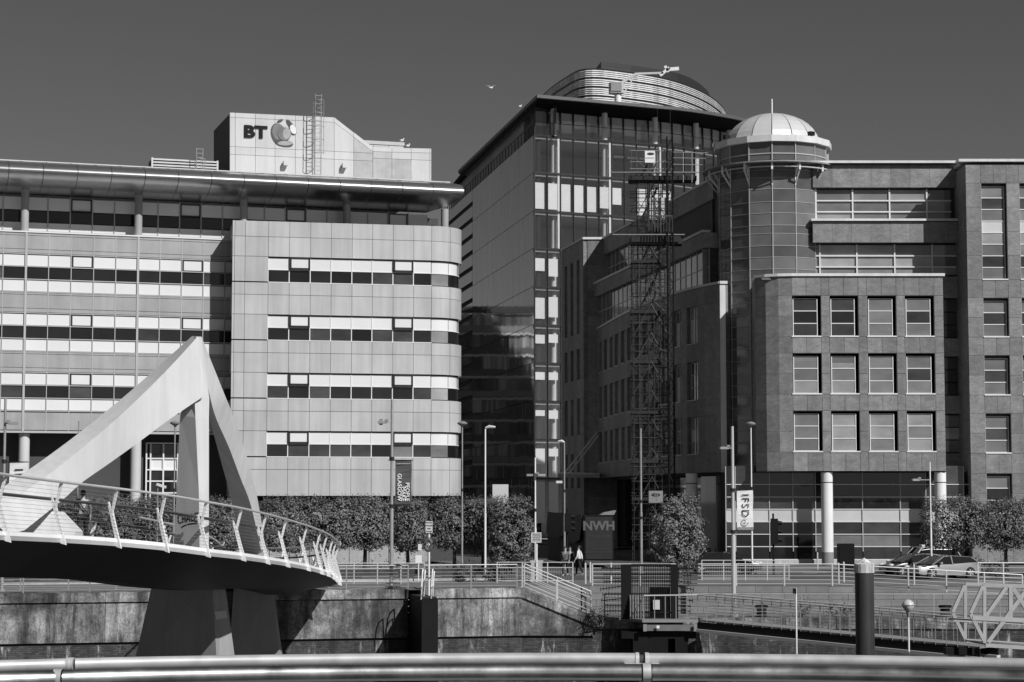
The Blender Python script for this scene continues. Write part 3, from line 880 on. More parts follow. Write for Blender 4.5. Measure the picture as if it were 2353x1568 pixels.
# ================================================================ the stone office with the domed glass turret on the right
M['pane_turret'] = mat('turret_pane', 0.135, 0.06, metal=0.0, var=0.25, scale=0.5, rnd=0.35, bump=.02, bscale=1.2)
M['reveal'] = mat('sunlit_reveal_tone', 0.42, 0.5, var=0.1)  # for left reveals: sunlight put into the colour
SB = plan(1800, 136)
stonehouse = thing('stone_office', 'dark stone clad office with a domed glass corner turret and strip windows above square windows', 'building', (SB.x, SB.y, 0))
FL = Fac(plan(1822, 136), plan(2171, 136))
zL2 = lambda y: FL.z(y, 1990)
b = MB(); FL.mbox(b, .3, FL.len - .02, zL2(1082), zL2(636), -7, -.32); front = b.build('front_block', M['joint'], stonehouse)
b = MB(); FL.mbox(b, -1.6, .4, zL2(1082), zL2(636), -5, -1.3); b.build('wall', M['joint'], front)
zc = zL2(632)
# windows: rows and columns measured on the plane
wc = [(530, 763), (827, 1055), (1122, 1352), (1417, 1650)]
wr = [(190, 513), (641, 963), (1092, 1415)]
cx8 = lambda c: 1662.4 + .2935 * c
cy8 = lambda c: 623.4 + .2935 * c
wcol = []
for a, b_ in wc:
    wcol.append((FL.sx(cx8(a + 4), 800), FL.sx(cx8(b_ + 6), 800)))
wrow = [(zL2(cy8(b_)), zL2(cy8(a))) for a, b_ in wr]
ss = [0]
for a, b_ in wcol: ss += [a, (a + b_) / 2, b_, b_ + (0.44 if b_ < FL.len - 1.5 else FL.len - b_)]
ss = sorted(set([0] + [round(x, 3) for p in wcol for x in (p[0], (p[0] + p[1]) / 2, p[1])] + [FL.len]))
# joints between window columns
zs = [zL2(1083)]
for z0, z1 in wrow[::-1]: zs += [z0, (z0 + z1) / 2, z1]
zs += [zc - .1]
def blocked(i, j):
    x = (ss[i] + ss[i + 1]) / 2; z = (zs[j] + zs[j + 1]) / 2
    return any(a < x < b_ for a, b_ in wcol) and any(a < z < b_ for a, b_ in wrow)
tile(FL, 'stone_panel', front, M['stone'], ss, zs, blocked, 0, .3, .011)
tones = [['pane_soft', 'pane_dark', 'pane_soft'], ['pane_soft', 'pane_dark', 'pane_soft'], ['pane_mid', 'pane_mid', 'pane_mid'], ['pane_mid', 'pane_soft', 'pane_mid'],
         ['pane_mid', 'pane_mid', 'pane_pale'], ['pane_pale', 'pane_mid', 'pane_pale'], ['pane_mid', 'pane_mid', 'pane_mid'], ['pane_mid', 'pane_soft', 'pane_mid'],
         ['pane_mid', 'pane_mid', 'pane_mid'], ['pane_pale', 'pane_pale', 'pane_pale'], ['pane_pale', 'pane_pale', 'pane_mid'], ['pane_pale', 'pane_mid', 'pane_pale']]
def window(f, par, x0, x1, z0, z1, t, dep=.26, n=3, splay=True):
    """a window of stacked panes in a reveal; the frame is the part, its panes are below it"""
    fr = MB(); w = .055
    xi, xo = x0 + (.13 if splay else .03), x1 - (.22 if splay else .1)
    zi, zo = z0 + .07, z1 - .19
    f.mbox(fr, xi, xi + w, zi, zo, -dep - .05, -dep + .04); f.mbox(fr, xo - w, xo, zi, zo, -dep - .05, -dep + .04)
    for k in range(n + 1):
        z = lerp(zi, zo, k / n); f.mbox(fr, xi + w + .001, xo - w - .001, z - (.03 if k else 0), z + (.03 if k < n else 0), -dep - .05, -dep + .035)
    if par is front or par is None or True:
        o = fr.build('window', M['frame_white'], par)
    f.box('sill', par, M['frame_white'], x0, x1, z0 - .03, z0 + .06, -dep, .05)
    rv = MB(); f.mbox(rv, x0 + .003, x0 + .03, z0 + .07, z1 - .003, -dep, -.01); rv.build('reveal', M['reveal'], par)  # left side paler than the stone: sunlight put into its colour
    rv = MB(); f.mbox(rv, x1 - .03, x1 - .003, z0 + .07, z1 - .003, -dep - .06, -.01); f.mbox(rv, x0 + .031, x1 - .031, z1 - .03, z1 - .003, -dep - .06, -.01); rv.build('reveal', M['joint'], par)  # right side and top dark: shade put into their colour
    bk = MB(); f.mbox(bk, x0 + .01, x1 - .01, z0 + .01, z1 - .01, -dep - .12, -dep - .06); bk.build('window_back', M['joint'], par)  # dark backing in the wide right and top gaps stands in for shadow
    if rng.random() < .5:
        hb = rng.uniform(.15, .8) * (zo - zi) / n
        f.box('roller_blind', par, M['pane_pale' if rng.random() < .6 else 'pane_mid'], xi + w + .01, xo - w - .01, zo - hb, zo - .035, -dep - .03, -dep + .006)
    for k in range(n):
        a, b_ = lerp(zi, zo, k / n), lerp(zi, zo, (k + 1) / n)
        f.box('pane', par, M[t[n - 1 - k] if isinstance(t, list) else t], xi + w, xo - w, a + .03, b_ - .03, -dep - .04, -dep)
    return o
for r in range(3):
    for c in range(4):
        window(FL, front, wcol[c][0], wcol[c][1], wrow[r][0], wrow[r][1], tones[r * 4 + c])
# facets curving back at the left end
p = FL.A.copy(); ang = FL.rot
facets = []
for da in (10, 27, 46):
    d = Vector((-math.cos(R(da)), math.sin(R(da)))); q = p + d * .92
    facets.append(Fac(q, p)); p = q
for f in facets:
    for j in range(len(zs) - 1):
        f.box('stone_panel', front, M['stone'], .004, f.len - .004, zs[j] + .006, zs[j + 1] - .006, -.3, 0)
FE = Fac(p + Vector((.1, 2.5)), p)
FE.box('stone_end', front, M['stone'], 0, FE.len, zs[0], zs[-1], -.3, 0)
for f in facets + [FL]:
    f.box('coping', front, M['coping'], -.02, f.len + (.12 if f is FL else .02), zc - .09, zc + .1, -.6, .12)
FRt = Fac(FL.P(FL.len, 0, 0).xy, FL.P(FL.len, 0, -7).xy)
for j in range(len(zs) - 1): FRt.box('stone_panel', front, M['stone'], .31, 6.9, zs[j] + .006, zs[j + 1] - .006, -.3, -.001)
FL.box('terrace', front, M['paving'], -2, FL.len, zc - .3, zc - .15, -6.5, -.35)
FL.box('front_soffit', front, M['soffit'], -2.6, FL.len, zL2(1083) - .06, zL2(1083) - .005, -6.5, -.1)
# ---- upper storeys set back
U = Fac(plan(1860, 140.3), plan(2215, 140.3))
zU = lambda y: U.z(y, 2030)
b = MB(); U.mbox(b, .35, U.len + 1.5, .2, zU(378), -9, -.5); upper = b.build('upper_storeys', M['joint'], stonehouse)
def strip_wall(f, x0, x1, y0, y1, zf, par, d=0, pw=1.45, rows=1):
    n = max(1, round((x1 - x0) / pw))
    tile(f, 'stone_panel', par, M['stone'], [lerp(x0, x1, i / n) for i in range(n + 1)], [lerp(zf(y1), zf(y0), j / rows) for j in range(rows + 1)], None, d, .35, .006)
ux0 = U.sx(1868, 450)
strip_wall(U, ux0, U.len + .6, 380, 431, zU, upper, .0)
U.box('coping', upper, M['coping'], U.sx(1862, 450), U.len + .5, zU(376.5), zU(371.5), -.8, .35)
U.box('coping_shadow_gap', upper, M['joint'], ux0, U.len + .5, zU(380), zU(376.8), -.4, .2)
def strip_win(y0, y1, ms, zf, tone):
    xs = [U.sx(m, 480) for m in ms]
    zz0, zz1 = zf(y1), zf(y0); h = zz1 - zz0
    cuts = [0, .27, .63, 1.0]
    for x in xs[1:-1]: U.box('mullion', upper, M['frame_white'], x - .05, x + .05, zz0, zz1, -.42, -.28)
    for k in (1, 2):
        U.box('transom', upper, M['frame_white'], xs[0], xs[-1], zz0 + h * cuts[k] - .045, zz0 + h * cuts[k] + .045, -.43, -.27)
    for i in range(len(xs) - 1):
        for k in range(3):
            U.box('pane', upper, M[tone[(i + k) % len(tone)]], xs[i] + .04, xs[i + 1] - .04, zz0 + h * cuts[k] + .04, zz0 + h * cuts[k + 1] - .04, -.46, -.4)
strip_win(434, 505, (1868, 1876.6, 1961, 2046, 2132, 2188), zU, ['pane_mid', 'pane_pale', 'pane_mid', 'pane_mid'])
strip_win(561, 632, (1866, 1884, 1969, 2056, 2142, 2206), zU, ['pane_pale', 'pane_mid', 'pane_pale', 'pane_pale'])
strip_wall(U, U.sx(1866, 530), U.len + .4, 512, 559, zU, upper, .35)
U.box('coping', upper, M['coping'], U.sx(1862, 530), U.len - .1, zU(510), zU(505), -.5, .55)
# side bay in the recess between the blocks
for k, (y0, y1) in enumerate(((687, 776), (820, 908), (953, 1040))):
    for q in range(3):
        a, b_ = lerp(y0, y1, q / 3), lerp(y0, y1, (q + 1) / 3)
        U.box('pane', upper, M['pane_pale' if (k, q) == (2, 1) else ('pane_mid' if k == 2 else 'pane_soft')], U.sx(2164, 800), U.sx(2213, 800), zU(b_) + .04, zU(a) - .04, -.4, -.34)
    U.box('stone_panel', upper, M['stone'], U.sx(2150, 800), U.len + .5, zU(y1 + 43), zU(y1 + 2), -.35, 0)
U.box('stone_panel', upper, M['stone'], U.sx(2150, 800), U.len + .5, zU(685), zU(636), -.35, 0)
U.box('bay_mullion', upper, M['frame_grey'], U.sx(2206, 800), U.sx(2208, 800), zU(1085), zU(685), -.36, -.28)
# ---- tall end block at the far right
FR = Fac(plan(2226, 137.2, 800), plan(2620, 137.2, 800))
zR = lambda y: FR.z(y, 2290)
b = MB(); FR.mbox(b, .3, FR.len, .2, zR(372), -9, -.38); endb = b.build('end_block', M['joint'], stonehouse)
wx = []
w0, w1 = FR.sx(2258.5, 700), FR.sx(2318, 700)
pitch = FR.sx(2345, 600) - FR.sx(2257, 600)
for k in range(3): wx.append((w0 + pitch * k, w1 + pitch * k))
rws = [(421, 643), (684.5, 775), (816.5, 908.5), (950, 1042), (1088, 1180)]
zrw = [(zR(b_), zR(a)) for a, b_ in rws]
ss = [0] + [x for p in wx for x in (p[0], (p[0] + p[1]) / 2, p[1])] + [FR.len]
zs2 = [0.1, 1.6]
for z0, z1 in zrw[::-1]: zs2 += [z0, (z0 + z1) / 2, z1]
zt_ = zs2[-1]
zs2[-2:-1] = [lerp(zs2[-3], zt_, .25), lerp(zs2[-3], zt_, .5), lerp(zs2[-3], zt_, .75)]
zs2 += [zR(379)]
def blocked2(i, j):
    x = (ss[i] + ss[i + 1]) / 2; z = (zs2[j] + zs2[j + 1]) / 2
    return any(a < x < b_ for a, b_ in wx) and any(a < z < b_ for a, b_ in zrw)
tile(FR, 'stone_panel', endb, M['stone'], ss, zs2, blocked2, 0, .36, .009)
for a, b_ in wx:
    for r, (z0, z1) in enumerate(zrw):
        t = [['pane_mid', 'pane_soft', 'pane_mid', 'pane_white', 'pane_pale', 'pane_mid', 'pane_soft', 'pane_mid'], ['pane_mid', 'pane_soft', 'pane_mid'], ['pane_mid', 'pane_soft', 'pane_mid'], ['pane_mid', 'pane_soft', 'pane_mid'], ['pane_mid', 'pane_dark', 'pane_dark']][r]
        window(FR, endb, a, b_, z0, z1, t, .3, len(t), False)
FR.box('coping', endb, M['coping'], -.5, FR.len, zR(372.5), zR(366.5), -1, .2)
FRl = Fac(FR.P(0, 0, -5).xy, FR.P(0, 0, 0).xy)
nz = 14
for j in range(nz): FRl.box('stone_panel', endb, M['stone'], 0, 4.66, lerp(.1, zR(379), j / nz) + .006, lerp(.1, zR(379), (j + 1) / nz) - .006, -.3, -.001)
FRl.box('coping', endb, M['coping'], 0, 4.4, zR(372.5), zR(367), -1, .15)
# thin roof handrail
rr = U.P(0, zU(358), -2.2); rl = U.P(U.len + 14, zU(358), -2.2)
rod('roof_rail', upper, M['frame_grey'], rr, rl, .035, 6)
for k in range(12):
    q = U.P(1.2 + k * 2.1, 0, -2.2); rod('roof_rail_post', upper, M['frame_grey'], (q.x, q.y, zU(376)), (q.x, q.y, zU(358)), .03, 6)
# ---- ground floor glazing set back behind the columns
G = Fac(plan(1668, 138.0), plan(2225, 138.0))
zG = lambda y: G.z(y, 1990)
gx = [G.sx(x, 1180) for x in (1668, 1690, 1768, 1822, 1874, 1982, 2069, 2128, 2215)]
gy = [1070, 1113.6, 1142.5, 1170.5, 1199.5, 1228, 1256.5, 1286]
b = MB(); G.mbox(b, 0, G.len, .1, zG(1085), -4, -.3); glz = b.build('ground_floor', M['dark'], stonehouse)
for i in range(len(gx) - 1):
    for j in range(len(gy) - 1):
        if j == 3: k = 'paint_light'
        elif i >= 4: k = ['pane_dark', 'pane_dark', 'pane_dark', '', 'pane_soft', 'pane_mid', 'pane_soft'][j] if i < 6 else 'pane_soft'
        else: k = rng.choice(['pane_dark', 'pane_dark', 'pane_soft'])
        G.box('pane', glz, M[k], gx[i] + .03, gx[i + 1] - .03, zG(gy[j + 1]) + .03, zG(gy[j]) - .03, -.1, -.02)
for x in gx: G.box('mullion', glz, M['frame_grey'], x - .03, x + .03, .9, zG(1072), -.1, .05)
for y in gy[1:]: G.box('transom', glz, M['frame_white' if True else ''], 0, G.len, zG(y) - .025, zG(y) + .025, -.1, .04)
G.box('plinth', glz, M['concrete_pale'], 0, G.len, 0, zG(1287), -.2, .1)
def column(px, Y, r, ztop, par=stonehouse, m='paint_white', py=1200):
    p = plan(px, Y, py)
    b = MB(); b.cyl((p.x, p.y, .02), (p.x, p.y, .9), r * 1.02, n=22); b.build('column_base', M['paint_mid'], par)
    b = MB(); b.cyl((p.x, p.y, .9), (p.x, p.y, ztop - .75), r, n=22); c = b.build('round_column', M[m], par)
    b = MB(); b.cyl((p.x, p.y, ztop - .68), (p.x, p.y, ztop), r, n=22); b.build('column_head', M[m], c)
    b = MB(); b.cyl((p.x, p.y, ztop - .75), (p.x, p.y, ztop - .68), r * .93, n=22); b.build('column_groove', M['joint'], c)
column(1901, 136.5, .40, zL2(1083) - .05)
column(2162, 136.5, .40, zL2(1083) - .05)
column(1590, 142.6, .42, 6.3)
column(1655, 146.0, .3, 6.3, m='paint_mid')
# ---- glass turret
TX = plan(1775.5, 143.6, 400)
TCc = Vector((TX.x, TX.y)); TR = 3.98
zT = lambda y, dy=-4: at(1775, y, 143.6 + dy).z
NS = 15; V0 = -8.0
def tv(k, r): # k-th vertex, angle from -Y clockwise to +X
    t = R(V0 + k * 360.0 / NS); return TCc + Vector((math.sin(t), -math.cos(t))) * r
b = MB(); b.prism([tv(k, TR - .3).to_3d() + Vector((0, 0, .2)) for k in range(NS)], (0, 0, zT(325))); turret = b.build('glass_turret', M['dark'], stonehouse)
rowy = [371, 390, 407, 433.5, 463, 489, 517, 536, 564, 590.5, 618, 640, 668, 694, 722, 748, 776, 800, 828, 856, 884, 910, 936, 964, 990, 1018, 1044, 1068, 1085]
rz = [zT(y) for y in rowy]
for k in range(-4, 4):
    f = Fac(tv(k, TR), tv(k + 1, TR))
    for j in range(len(rz) - 1):
        if rowy[j] > 640 and k > -1: continue
        f.box('pane', turret, M['pane_turret'], .03, f.len - .03, rz[j + 1] + .03, rz[j] - .03, -.1, -.01)
    f.box('mullion', turret, M['frame_grey'], -.03, .03, zT(1085), rz[0], -.1, .03)
for j, z in enumerate(rz):
    b = MB(); b.loft([[Vector((*tv(k, r), z + h)) for r, h in ((TR + .02, -.018), (TR + .02, .018), (TR - .1, .018), (TR - .1, -.018))] for k in range(-5, 5)]); b.build('transom', M['frame_grey'], turret)
# upper drum
for k in range(-5, 8):
    f = Fac(tv(k, TR), tv(k + 1, TR))
    f.box('drum_pane', turret, M['pane_turret'], .03, f.len - .03, zT(350.5), zT(322), -.1, -.01)
    f.box('drum_pane', turret, M['pane_turret'], .03, f.len - .03, zT(366), zT(353), -.1, -.01)
    f.box('drum_mullion', turret, M['frame_grey'], -.03, .03, zT(368), zT(322), -.1, .06)
    f.box('drum_transom', turret, M['frame_grey'], 0, f.len, zT(353), zT(350.5), -.1, .04)
fas = MB()
fas.loft([[Vector((*tv(k, r), z)) for r, z in ((TR + .28, zT(325)), (TR + .28, zT(310.5)), (TR - .5, zT(310.5) + .05), (TR - .2, zT(325)))] for k in range(NS + 1)], caps=False)
fas.build('dome_fascia', M['coping'], turret)
M['dome'] = mat('dome_sheet', .74, .28, metal=.25, var=.06, scale=.6, rnd=.03, spec=.6)
zd = zT(310.5) + .02; DR = 3.55; ztop = zT(263, 0)
for k in range(NS):
    b = MB(); n = 10; rings = []
    for i in range(n):
        t = math.pi / 2 * i / (n - 1); rr = max(.02, DR * math.cos(t)); z = zd - .35 + (ztop - zd + .35) * math.sin(t)
        q0 = tv(k, rr); q1 = tv(k + 1, rr); e = (q1 - q0) * .022
        mid = (q0 + q1) / 2; out = (mid - TCc) * .002
        rings.append([Vector((*(q0 + e), z)), Vector((*(mid + out), z + .01)), Vector((*(q1 - e), z))])
    b.loft(rings, closed=False, caps=False, smooth=False); b.build('dome_panel', M['dome'], turret)
b = MB(); pr = [(max(.02, (DR - .14) * math.cos(math.pi / 2 * i / 8)), zd - .38 + (ztop - zd + .26) * math.sin(math.pi / 2 * i / 8)) for i in range(9)]
b.lathe(pr, (TCc.x, TCc.y, 0), 30); b.build('dome_lining', M['joint'], turret)
rod('mast', turret, M['paint_white'], (TCc.x, TCc.y, ztop - .05), (TCc.x, TCc.y, zT(228, 0)), .05, 8)
for k, nm in ((-2.35, 0), (1.9, 0)):
    q = tv(k, TR - .1); b = MB(); b.box((q.x, q.y, zT(310) + .25), (.42, .3, .28), R(30)); b.cyl((q.x, q.y, zT(310) - .05), (q.x, q.y, zT(310) + .2), .04); b.build('flood_light', M['paint_black'], turret)
# ring canopy, brackets and tube
RR = 5.05; zr1 = zT(371, -5)
b = MB(); b.loft([[Vector((TCc.x + r * math.sin(R(a)), TCc.y - r * math.cos(R(a)), z)) for r, z in ((RR, zr1), (RR, zr1 + .1), (TR - .1, zr1 + .14), (TR - .1, zr1 + .06))] for a in range(-110, 101, 6)]); b.build('ring_canopy', M['paint_mid'], turret)
pts = [Vector((TCc.x + 4.7 * math.sin(R(a)), TCc.y - 4.7 * math.cos(R(a)), zr1 - .28)) for a in range(-104, 75, 6)]
b = MB(); b.tube(pts, .055, 8); b.build('ring_tube', M['paint_light'], turret)
for k in range(-5, 4):
    q0, q1, qm = tv(k, TR + .02), tv(k, 4.7), tv(k, 4.75); b = MB()
    b.bar((*qm, zr1 + .0), (*qm, zr1 - .5), .13, .13); b.bar((*qm, zr1 - .45), (*q0, zr1 - 1.35), .09, .09); b.bar((*q0, zr1 - 1.5), (*q0, zr1 - .2), .07, .07)
    b.bar((*tv(k, 4.45), zr1 - .05), (*tv(k, TR + .1), zr1 - .75), .1, .1); b.build('bracket', M['paint_white'], turret)
# ---- wing along the side street, in the shade
Zc, Zb, Za = zc, 23.85, 27.95
CP = [Vector(v) for v in ((7.66, 179.4, 0), (9.38, 163.8, 0), (11.2, 152.2, 0), (12.35, 147.2, 0), (13.5, 143.6, 0), (14.7, 141.0, 0))]
cp0 = smooth_path(CP, 300)
al = [0.0]
for a, c in zip(cp0, cp0[1:]): al.append(al[-1] + (c - a).length)
cp_ = []; sv_ = 0.0; k_ = 0
while sv_ < al[-1] - .6:
    cp_.append(cp0[min(range(300), key=lambda q: abs(al[q] - sv_))]); sv_ += 1.05 if k_ % 2 == 0 else 1.95; k_ += 1
cp_.append(cp0[-1])
BP = [Vector((7.43, 179.4)), Vector((13.9, 144.0))]
AP = [Vector((8.25, 179.4)), Vector((14.75, 145.6))]
def wallrun(pts, z0, z1, th, par, name, m):
    for a, c in zip(pts, pts[1:]):
        f = Fac(a.xy, c.xy); f.box(name, par, m, .0, f.len - .004, z0, z1, -th, 0)
zs3 = [zL2(1083), 7.7, 10.4, 11.6, 14.4, 15.7, 18.4, Zc - .1]
b = MB(); b.prism([Vector((p.x + 1.4, p.y, 6.2)) for p in cp_] + [Vector((22, 141.5, 6.2)), Vector((22, 182, 6.2)), Vector((9, 182, 6.2))], (0, 0, Zc - 6.4)); sw = b.build('street_wing', M['joint'], stonehouse)
fcs = [Fac(a.xy, c.xy) for a, c in zip(cp_, cp_[1:])]
M['pane_street'] = mat('street_pane', .45, .05, metal=.8, var=.3, scale=.8, stretch=(1, .5, 1.5), rnd=.5, bump=.08, bscale=1.6)
for i, f in enumerate(fcs):
    isw = i % 2 == 1 and i < len(fcs) - 1
    for j in range(len(zs3) - 1):
        if isw and j % 2 == 1:
            z0, z1 = zs3[j], zs3[j + 1]; n = 3
            fr = MB(); a, c = .12, f.len - .12
            for x in (a, (a + c) / 2 - .03, c - .06): f.mbox(fr, x, x + .06, z0 + .05, z1 - .05, -.32, -.24)
            for q in range(n + 1):
                z = lerp(z0 + .05, z1 - .05, q / n)
                for xa, xb in ((a + .061, (a + c) / 2 - .031), ((a + c) / 2 + .031, c - .061)): f.mbox(fr, xa, xb, z - .03, z + .03, -.32, -.245)
            fr.build('window', M['frame_grey'], sw)
            for q in range(n):
                za, zb_ = lerp(z0 + .05, z1 - .05, q / n), lerp(z0 + .05, z1 - .05, (q + 1) / n)
                f.box('pane', sw, M[rng.choice(['pane_street'] * 5 + ['pane_pale', 'pane_pale', 'pane_white', 'pane_white'])], a + .06, c - .06, za + .03, zb_ - .03, -.34, -.3)  # pale and bright panes mixed in to stand for bright reflections
            f.box('sill', sw, M['frame_grey'], .02, f.len - .02, z0 - .04, z0 + .03, -.3, .06)
            continue
        f.box('stone_panel', sw, M['stone'], .004, f.len - .004, zs3[j] + .005, zs3[j + 1] - .005, -.4, 0)
    f.box('coping', sw, M['paint_light'], 0, f.len, Zc - .08, Zc + .1, -.6, .1)
    f.box('recess_pane', sw, M['pane_dark'], .03, f.len - .03, .3, 6.3, -2.6, -2.5)
e = cp_[-1]
EW = Fac((e.x, e.y), (e.x + .42, e.y)); EW.box('end_panel', sw, M['coping'], .01, .41, zs3[0], Zc - .1, -.3, .03); EW.box('coping', sw, M['coping'], 0, .55, Zc - .08, Zc + .12, -.6, .12)  # stone end wall made pale: the sun on it put into its colour
EW = Fac((e.x + .43, e.y + .5), (e.x + 2.6, e.y + 1.5)); EW.box('stone_end', sw, M['stone'], 0, EW.len, zs3[0], Zc - .1, -.3, 0)
def street_band(P2, zs0, zs1, zw0, par):
    a, c = P2
    f = Fac((a.x, a.y), (c.x, c.y)); n = int(f.len / 1.5)
    for k in range(n):
        x0, x1 = f.len * k / n, f.len * (k + 1) / n
        f.box('stone_panel', par, M['stone'], x0 + .004, x1 - .004, zs0, zs1 - .1, -.35, 0)
        for q in range(2):
            za, zb_ = lerp(zw0, zs0, q / 2), lerp(zw0, zs0, (q + 1) / 2)
            f.box('pane', par, M['pane_refl'], x0 + .04, x1 - .04, za + .04, zb_ - .04, -.42, -.36)
        f.box('mullion', par, M['frame_grey'], x0 - .04, x0 + .04, zw0, zs0, -.42, -.32)
    f.box('transom', par, M['frame_grey'], 0, f.len, (zw0 + zs0) / 2 - .04, (zw0 + zs0) / 2 + .04, -.42, -.33)
    f.box('coping', par, M['paint_light'], 0, f.len, zs1 - .08, zs1 + .1, -.5, .12)
    e = Fac((c.x, c.y), (c.x + 3.4, c.y + .4))
    e.box('stone_end', par, M['stone'], .005, e.len, zs0, zs1 - .1, -.35, 0)
    e.box('end_pane', par, M['pane_soft'], .005, e.len, zw0, zs0, -.45, -.4)
    return f
b = MB(); b.prism([Vector((p.x + 1.2, p.y + .8, Zc - .2)) for p in BP[::-1]] + [Vector((9.5, 182, Zc - .2)), Vector((22, 182, Zc - .2)), Vector((22, 147.3, Zc - .2))], (0, 0, Za - Zc)); sw2 = b.build('street_upper', M['joint'], stonehouse)
street_band(BP, 22.65, Zb, Zc + .1, sw2)
street_band(AP, 26.45, Za, Zb + .1, sw2)
# far block of the same wing, standing forward into the street
FB = Fac((4.68, 188), (6.43, 179.4)); 
b = MB(); c4 = [FB.P(0, .2, -.4), FB.P(FB.len, .2, -.4) + Vector((0, .4, 0)), Vector((12, 180, .2)), Vector((12, 188, .2))]
b.prism(c4, (0, 0, Za - .3)); fb = b.build('far_block', M['joint'], stonehouse)
wcs = [(.14, .27), (.42, .55), (.70, .83)]
rwz = [(19.5, 26.2), (15.3, 18.1), (10.3, 13.6), (5.5, 8.6)]
xs = [0] + [FB.len * v for p in wcs for v in p] + [FB.len]
zsf = [.1, 2.6] + [v for p in rwz[::-1] for v in p] + [Za - .1]
for i in range(len(xs) - 1):
    for j in range(len(zsf) - 1):
        isw = i % 2 == 1 and j >= 2 and j % 2 == 0
        if isw:
            z0, z1 = zsf[j], zsf[j + 1]; n = 8 if z1 - z0 > 5 else 3
            FB.box('window_back', fb, M['joint'], xs[i], xs[i + 1], z0, z1, -.44, -.39)
            FB.box('window_jamb', fb, M['frame_grey'], xs[i + 1] - .35, xs[i + 1] - .28, z0, z1, -.4, -.26)
            for q in range(n):
                FB.box('pane', fb, M[rng.choice(['pane_street'] * 3 + ['pane_mid'])], xs[i] + .04, xs[i + 1] - .04, lerp(z0, z1, q / n) + .03, lerp(z0, z1, (q + 1) / n) - .03, -.38, -.3)
            continue
        FB.box('stone_panel', fb, M['stone'], xs[i] + .004, xs[i + 1] - .004, zsf[j] + .005, zsf[j + 1] - .005, -.36, 0)
FB.box('coping', fb, M['paint_light'], 0, FB.len, Za - .08, Za + .1, -.6, .12)
FBf = Fac((6.43, 179.4), (9.4, 179.4))
for j in range(12): FBf.box('stone_panel', fb, M['stone'], .37, FBf.len, lerp(.1, Za - .1, j / 12) + .005, lerp(.1, Za - .1, (j + 1) / 12) - .005, -.36, -.001)
FBf.box('coping', fb, M['coping'], -.05, FBf.len, Za - .08, Za + .12, -.6, .13)
# entrance canopy held by two rods
cn = Fac(plan(1281, 170, 1100), plan(1380, 172.5, 1100)); zcn = zat(1092, 171)
b = MB(); b.prism([at(1281, 1098, 166.5), at(1378, 1098, 171), at(1378, 1096, 179), at(1288, 1093, 181)], (0, 0, .32)); canopy = b.build('canopy', M['blind'], stonehouse)
rod('canopy_rod', canopy, M['blind'], at(1297, 1088, 170), at(1374, 992, 179.3), .07, 8)
rod('canopy_rod', canopy, M['blind'], at(1308, 1088, 170), at(1382, 992, 179.3), .07, 8)
# ================================================================ ground, quays and river
QA, QB = Vector((-24.1, 94.0)), Vector((0.3, 100.0))
Q = Fac(QA, QB)
LOWZ = -1.4
M['water'] = mat('river_water', .012, .08, var=.3, scale=.4, rnd=0, bump=.6, bscale=2.2, bstretch=(1, 2.2, 1))
b = MB(); b.add([(-3000, -600, -4.6), (3000, -600, -4.6), (3000, 140, -4.6), (-3000, 140, -4.6)], [(0, 1, 2, 3)]); water = struct(b.build('water', M['water']))
qb = Q.P(-900, 0, 0)
b = MB(); b.add([Q.P(-900, 0, -.5), Q.P(Q.len, 0, -.5), (.42, 103.7, 0), (900, 103.7, 0), (3000, 3000, 0), (-3000, 3000, 0), (-3000, -140, 0)], [tuple(range(7))]); ground = struct(b.build('ground', M['paving']))
b = MB(); b.add([(4.0, 99.95, LOWZ), (60, 99.05, LOWZ), (900, 99.05, LOWZ), (900, 104, LOWZ), (3.6, 104, LOWZ), (3.3, 100.9, LOWZ)], [(0, 1, 2, 3, 4, 5)]); struct(b.build('lower_promenade', M['paving']))
road = MB(); road.add([Q.P(-300, .006, -11.5), Q.P(26, .006, -11.5), (300, 112, .006), (300, 127, .006), Q.P(26, .006, -23), Q.P(-300, .006, -23)], [tuple(range(6))]); struct(road.build('road', M['asphalt']))
side = MB(); side.add([(-1.2, 126.6, .01), (11.2, 126.6, .01), (11, 141, .01), (6, 182, .01), (-6, 260, .01), (-16, 260, .01), (-4, 160, .01), (-3.2, 138, .01)], [tuple(range(8))]); struct(side.build('side_street', M['asphalt']))
for k in range(30):
    s = -30 + k * 3
    mk = MB(); c = Q.P(s, 0, -17.2); mk.box((c.x, c.y, .012), (1.6, .12, .004), Q.rot); mk_o = mk.build('lane_marking', M['marking'], bpy.data.objects['road'])
for dd in (-11.4, -23.1):
    kb = MB(); Q.mbox(kb, -60, 27, 0, .12, dd - .15, dd); struct(kb.build('kerb', M['concrete_pale']))
# planting bed under the clipped trees
b = MB(); pA = plan(520, 119.5); pB = plan(1235, 123.5)
BED = Fac((-24, 115.6), (1.6, 123.2))
BED.mbox(b, -6, BED.len - 2.2, 0, .28, -1.6, .8); struct(b.build('planting_bed', M['soil']))
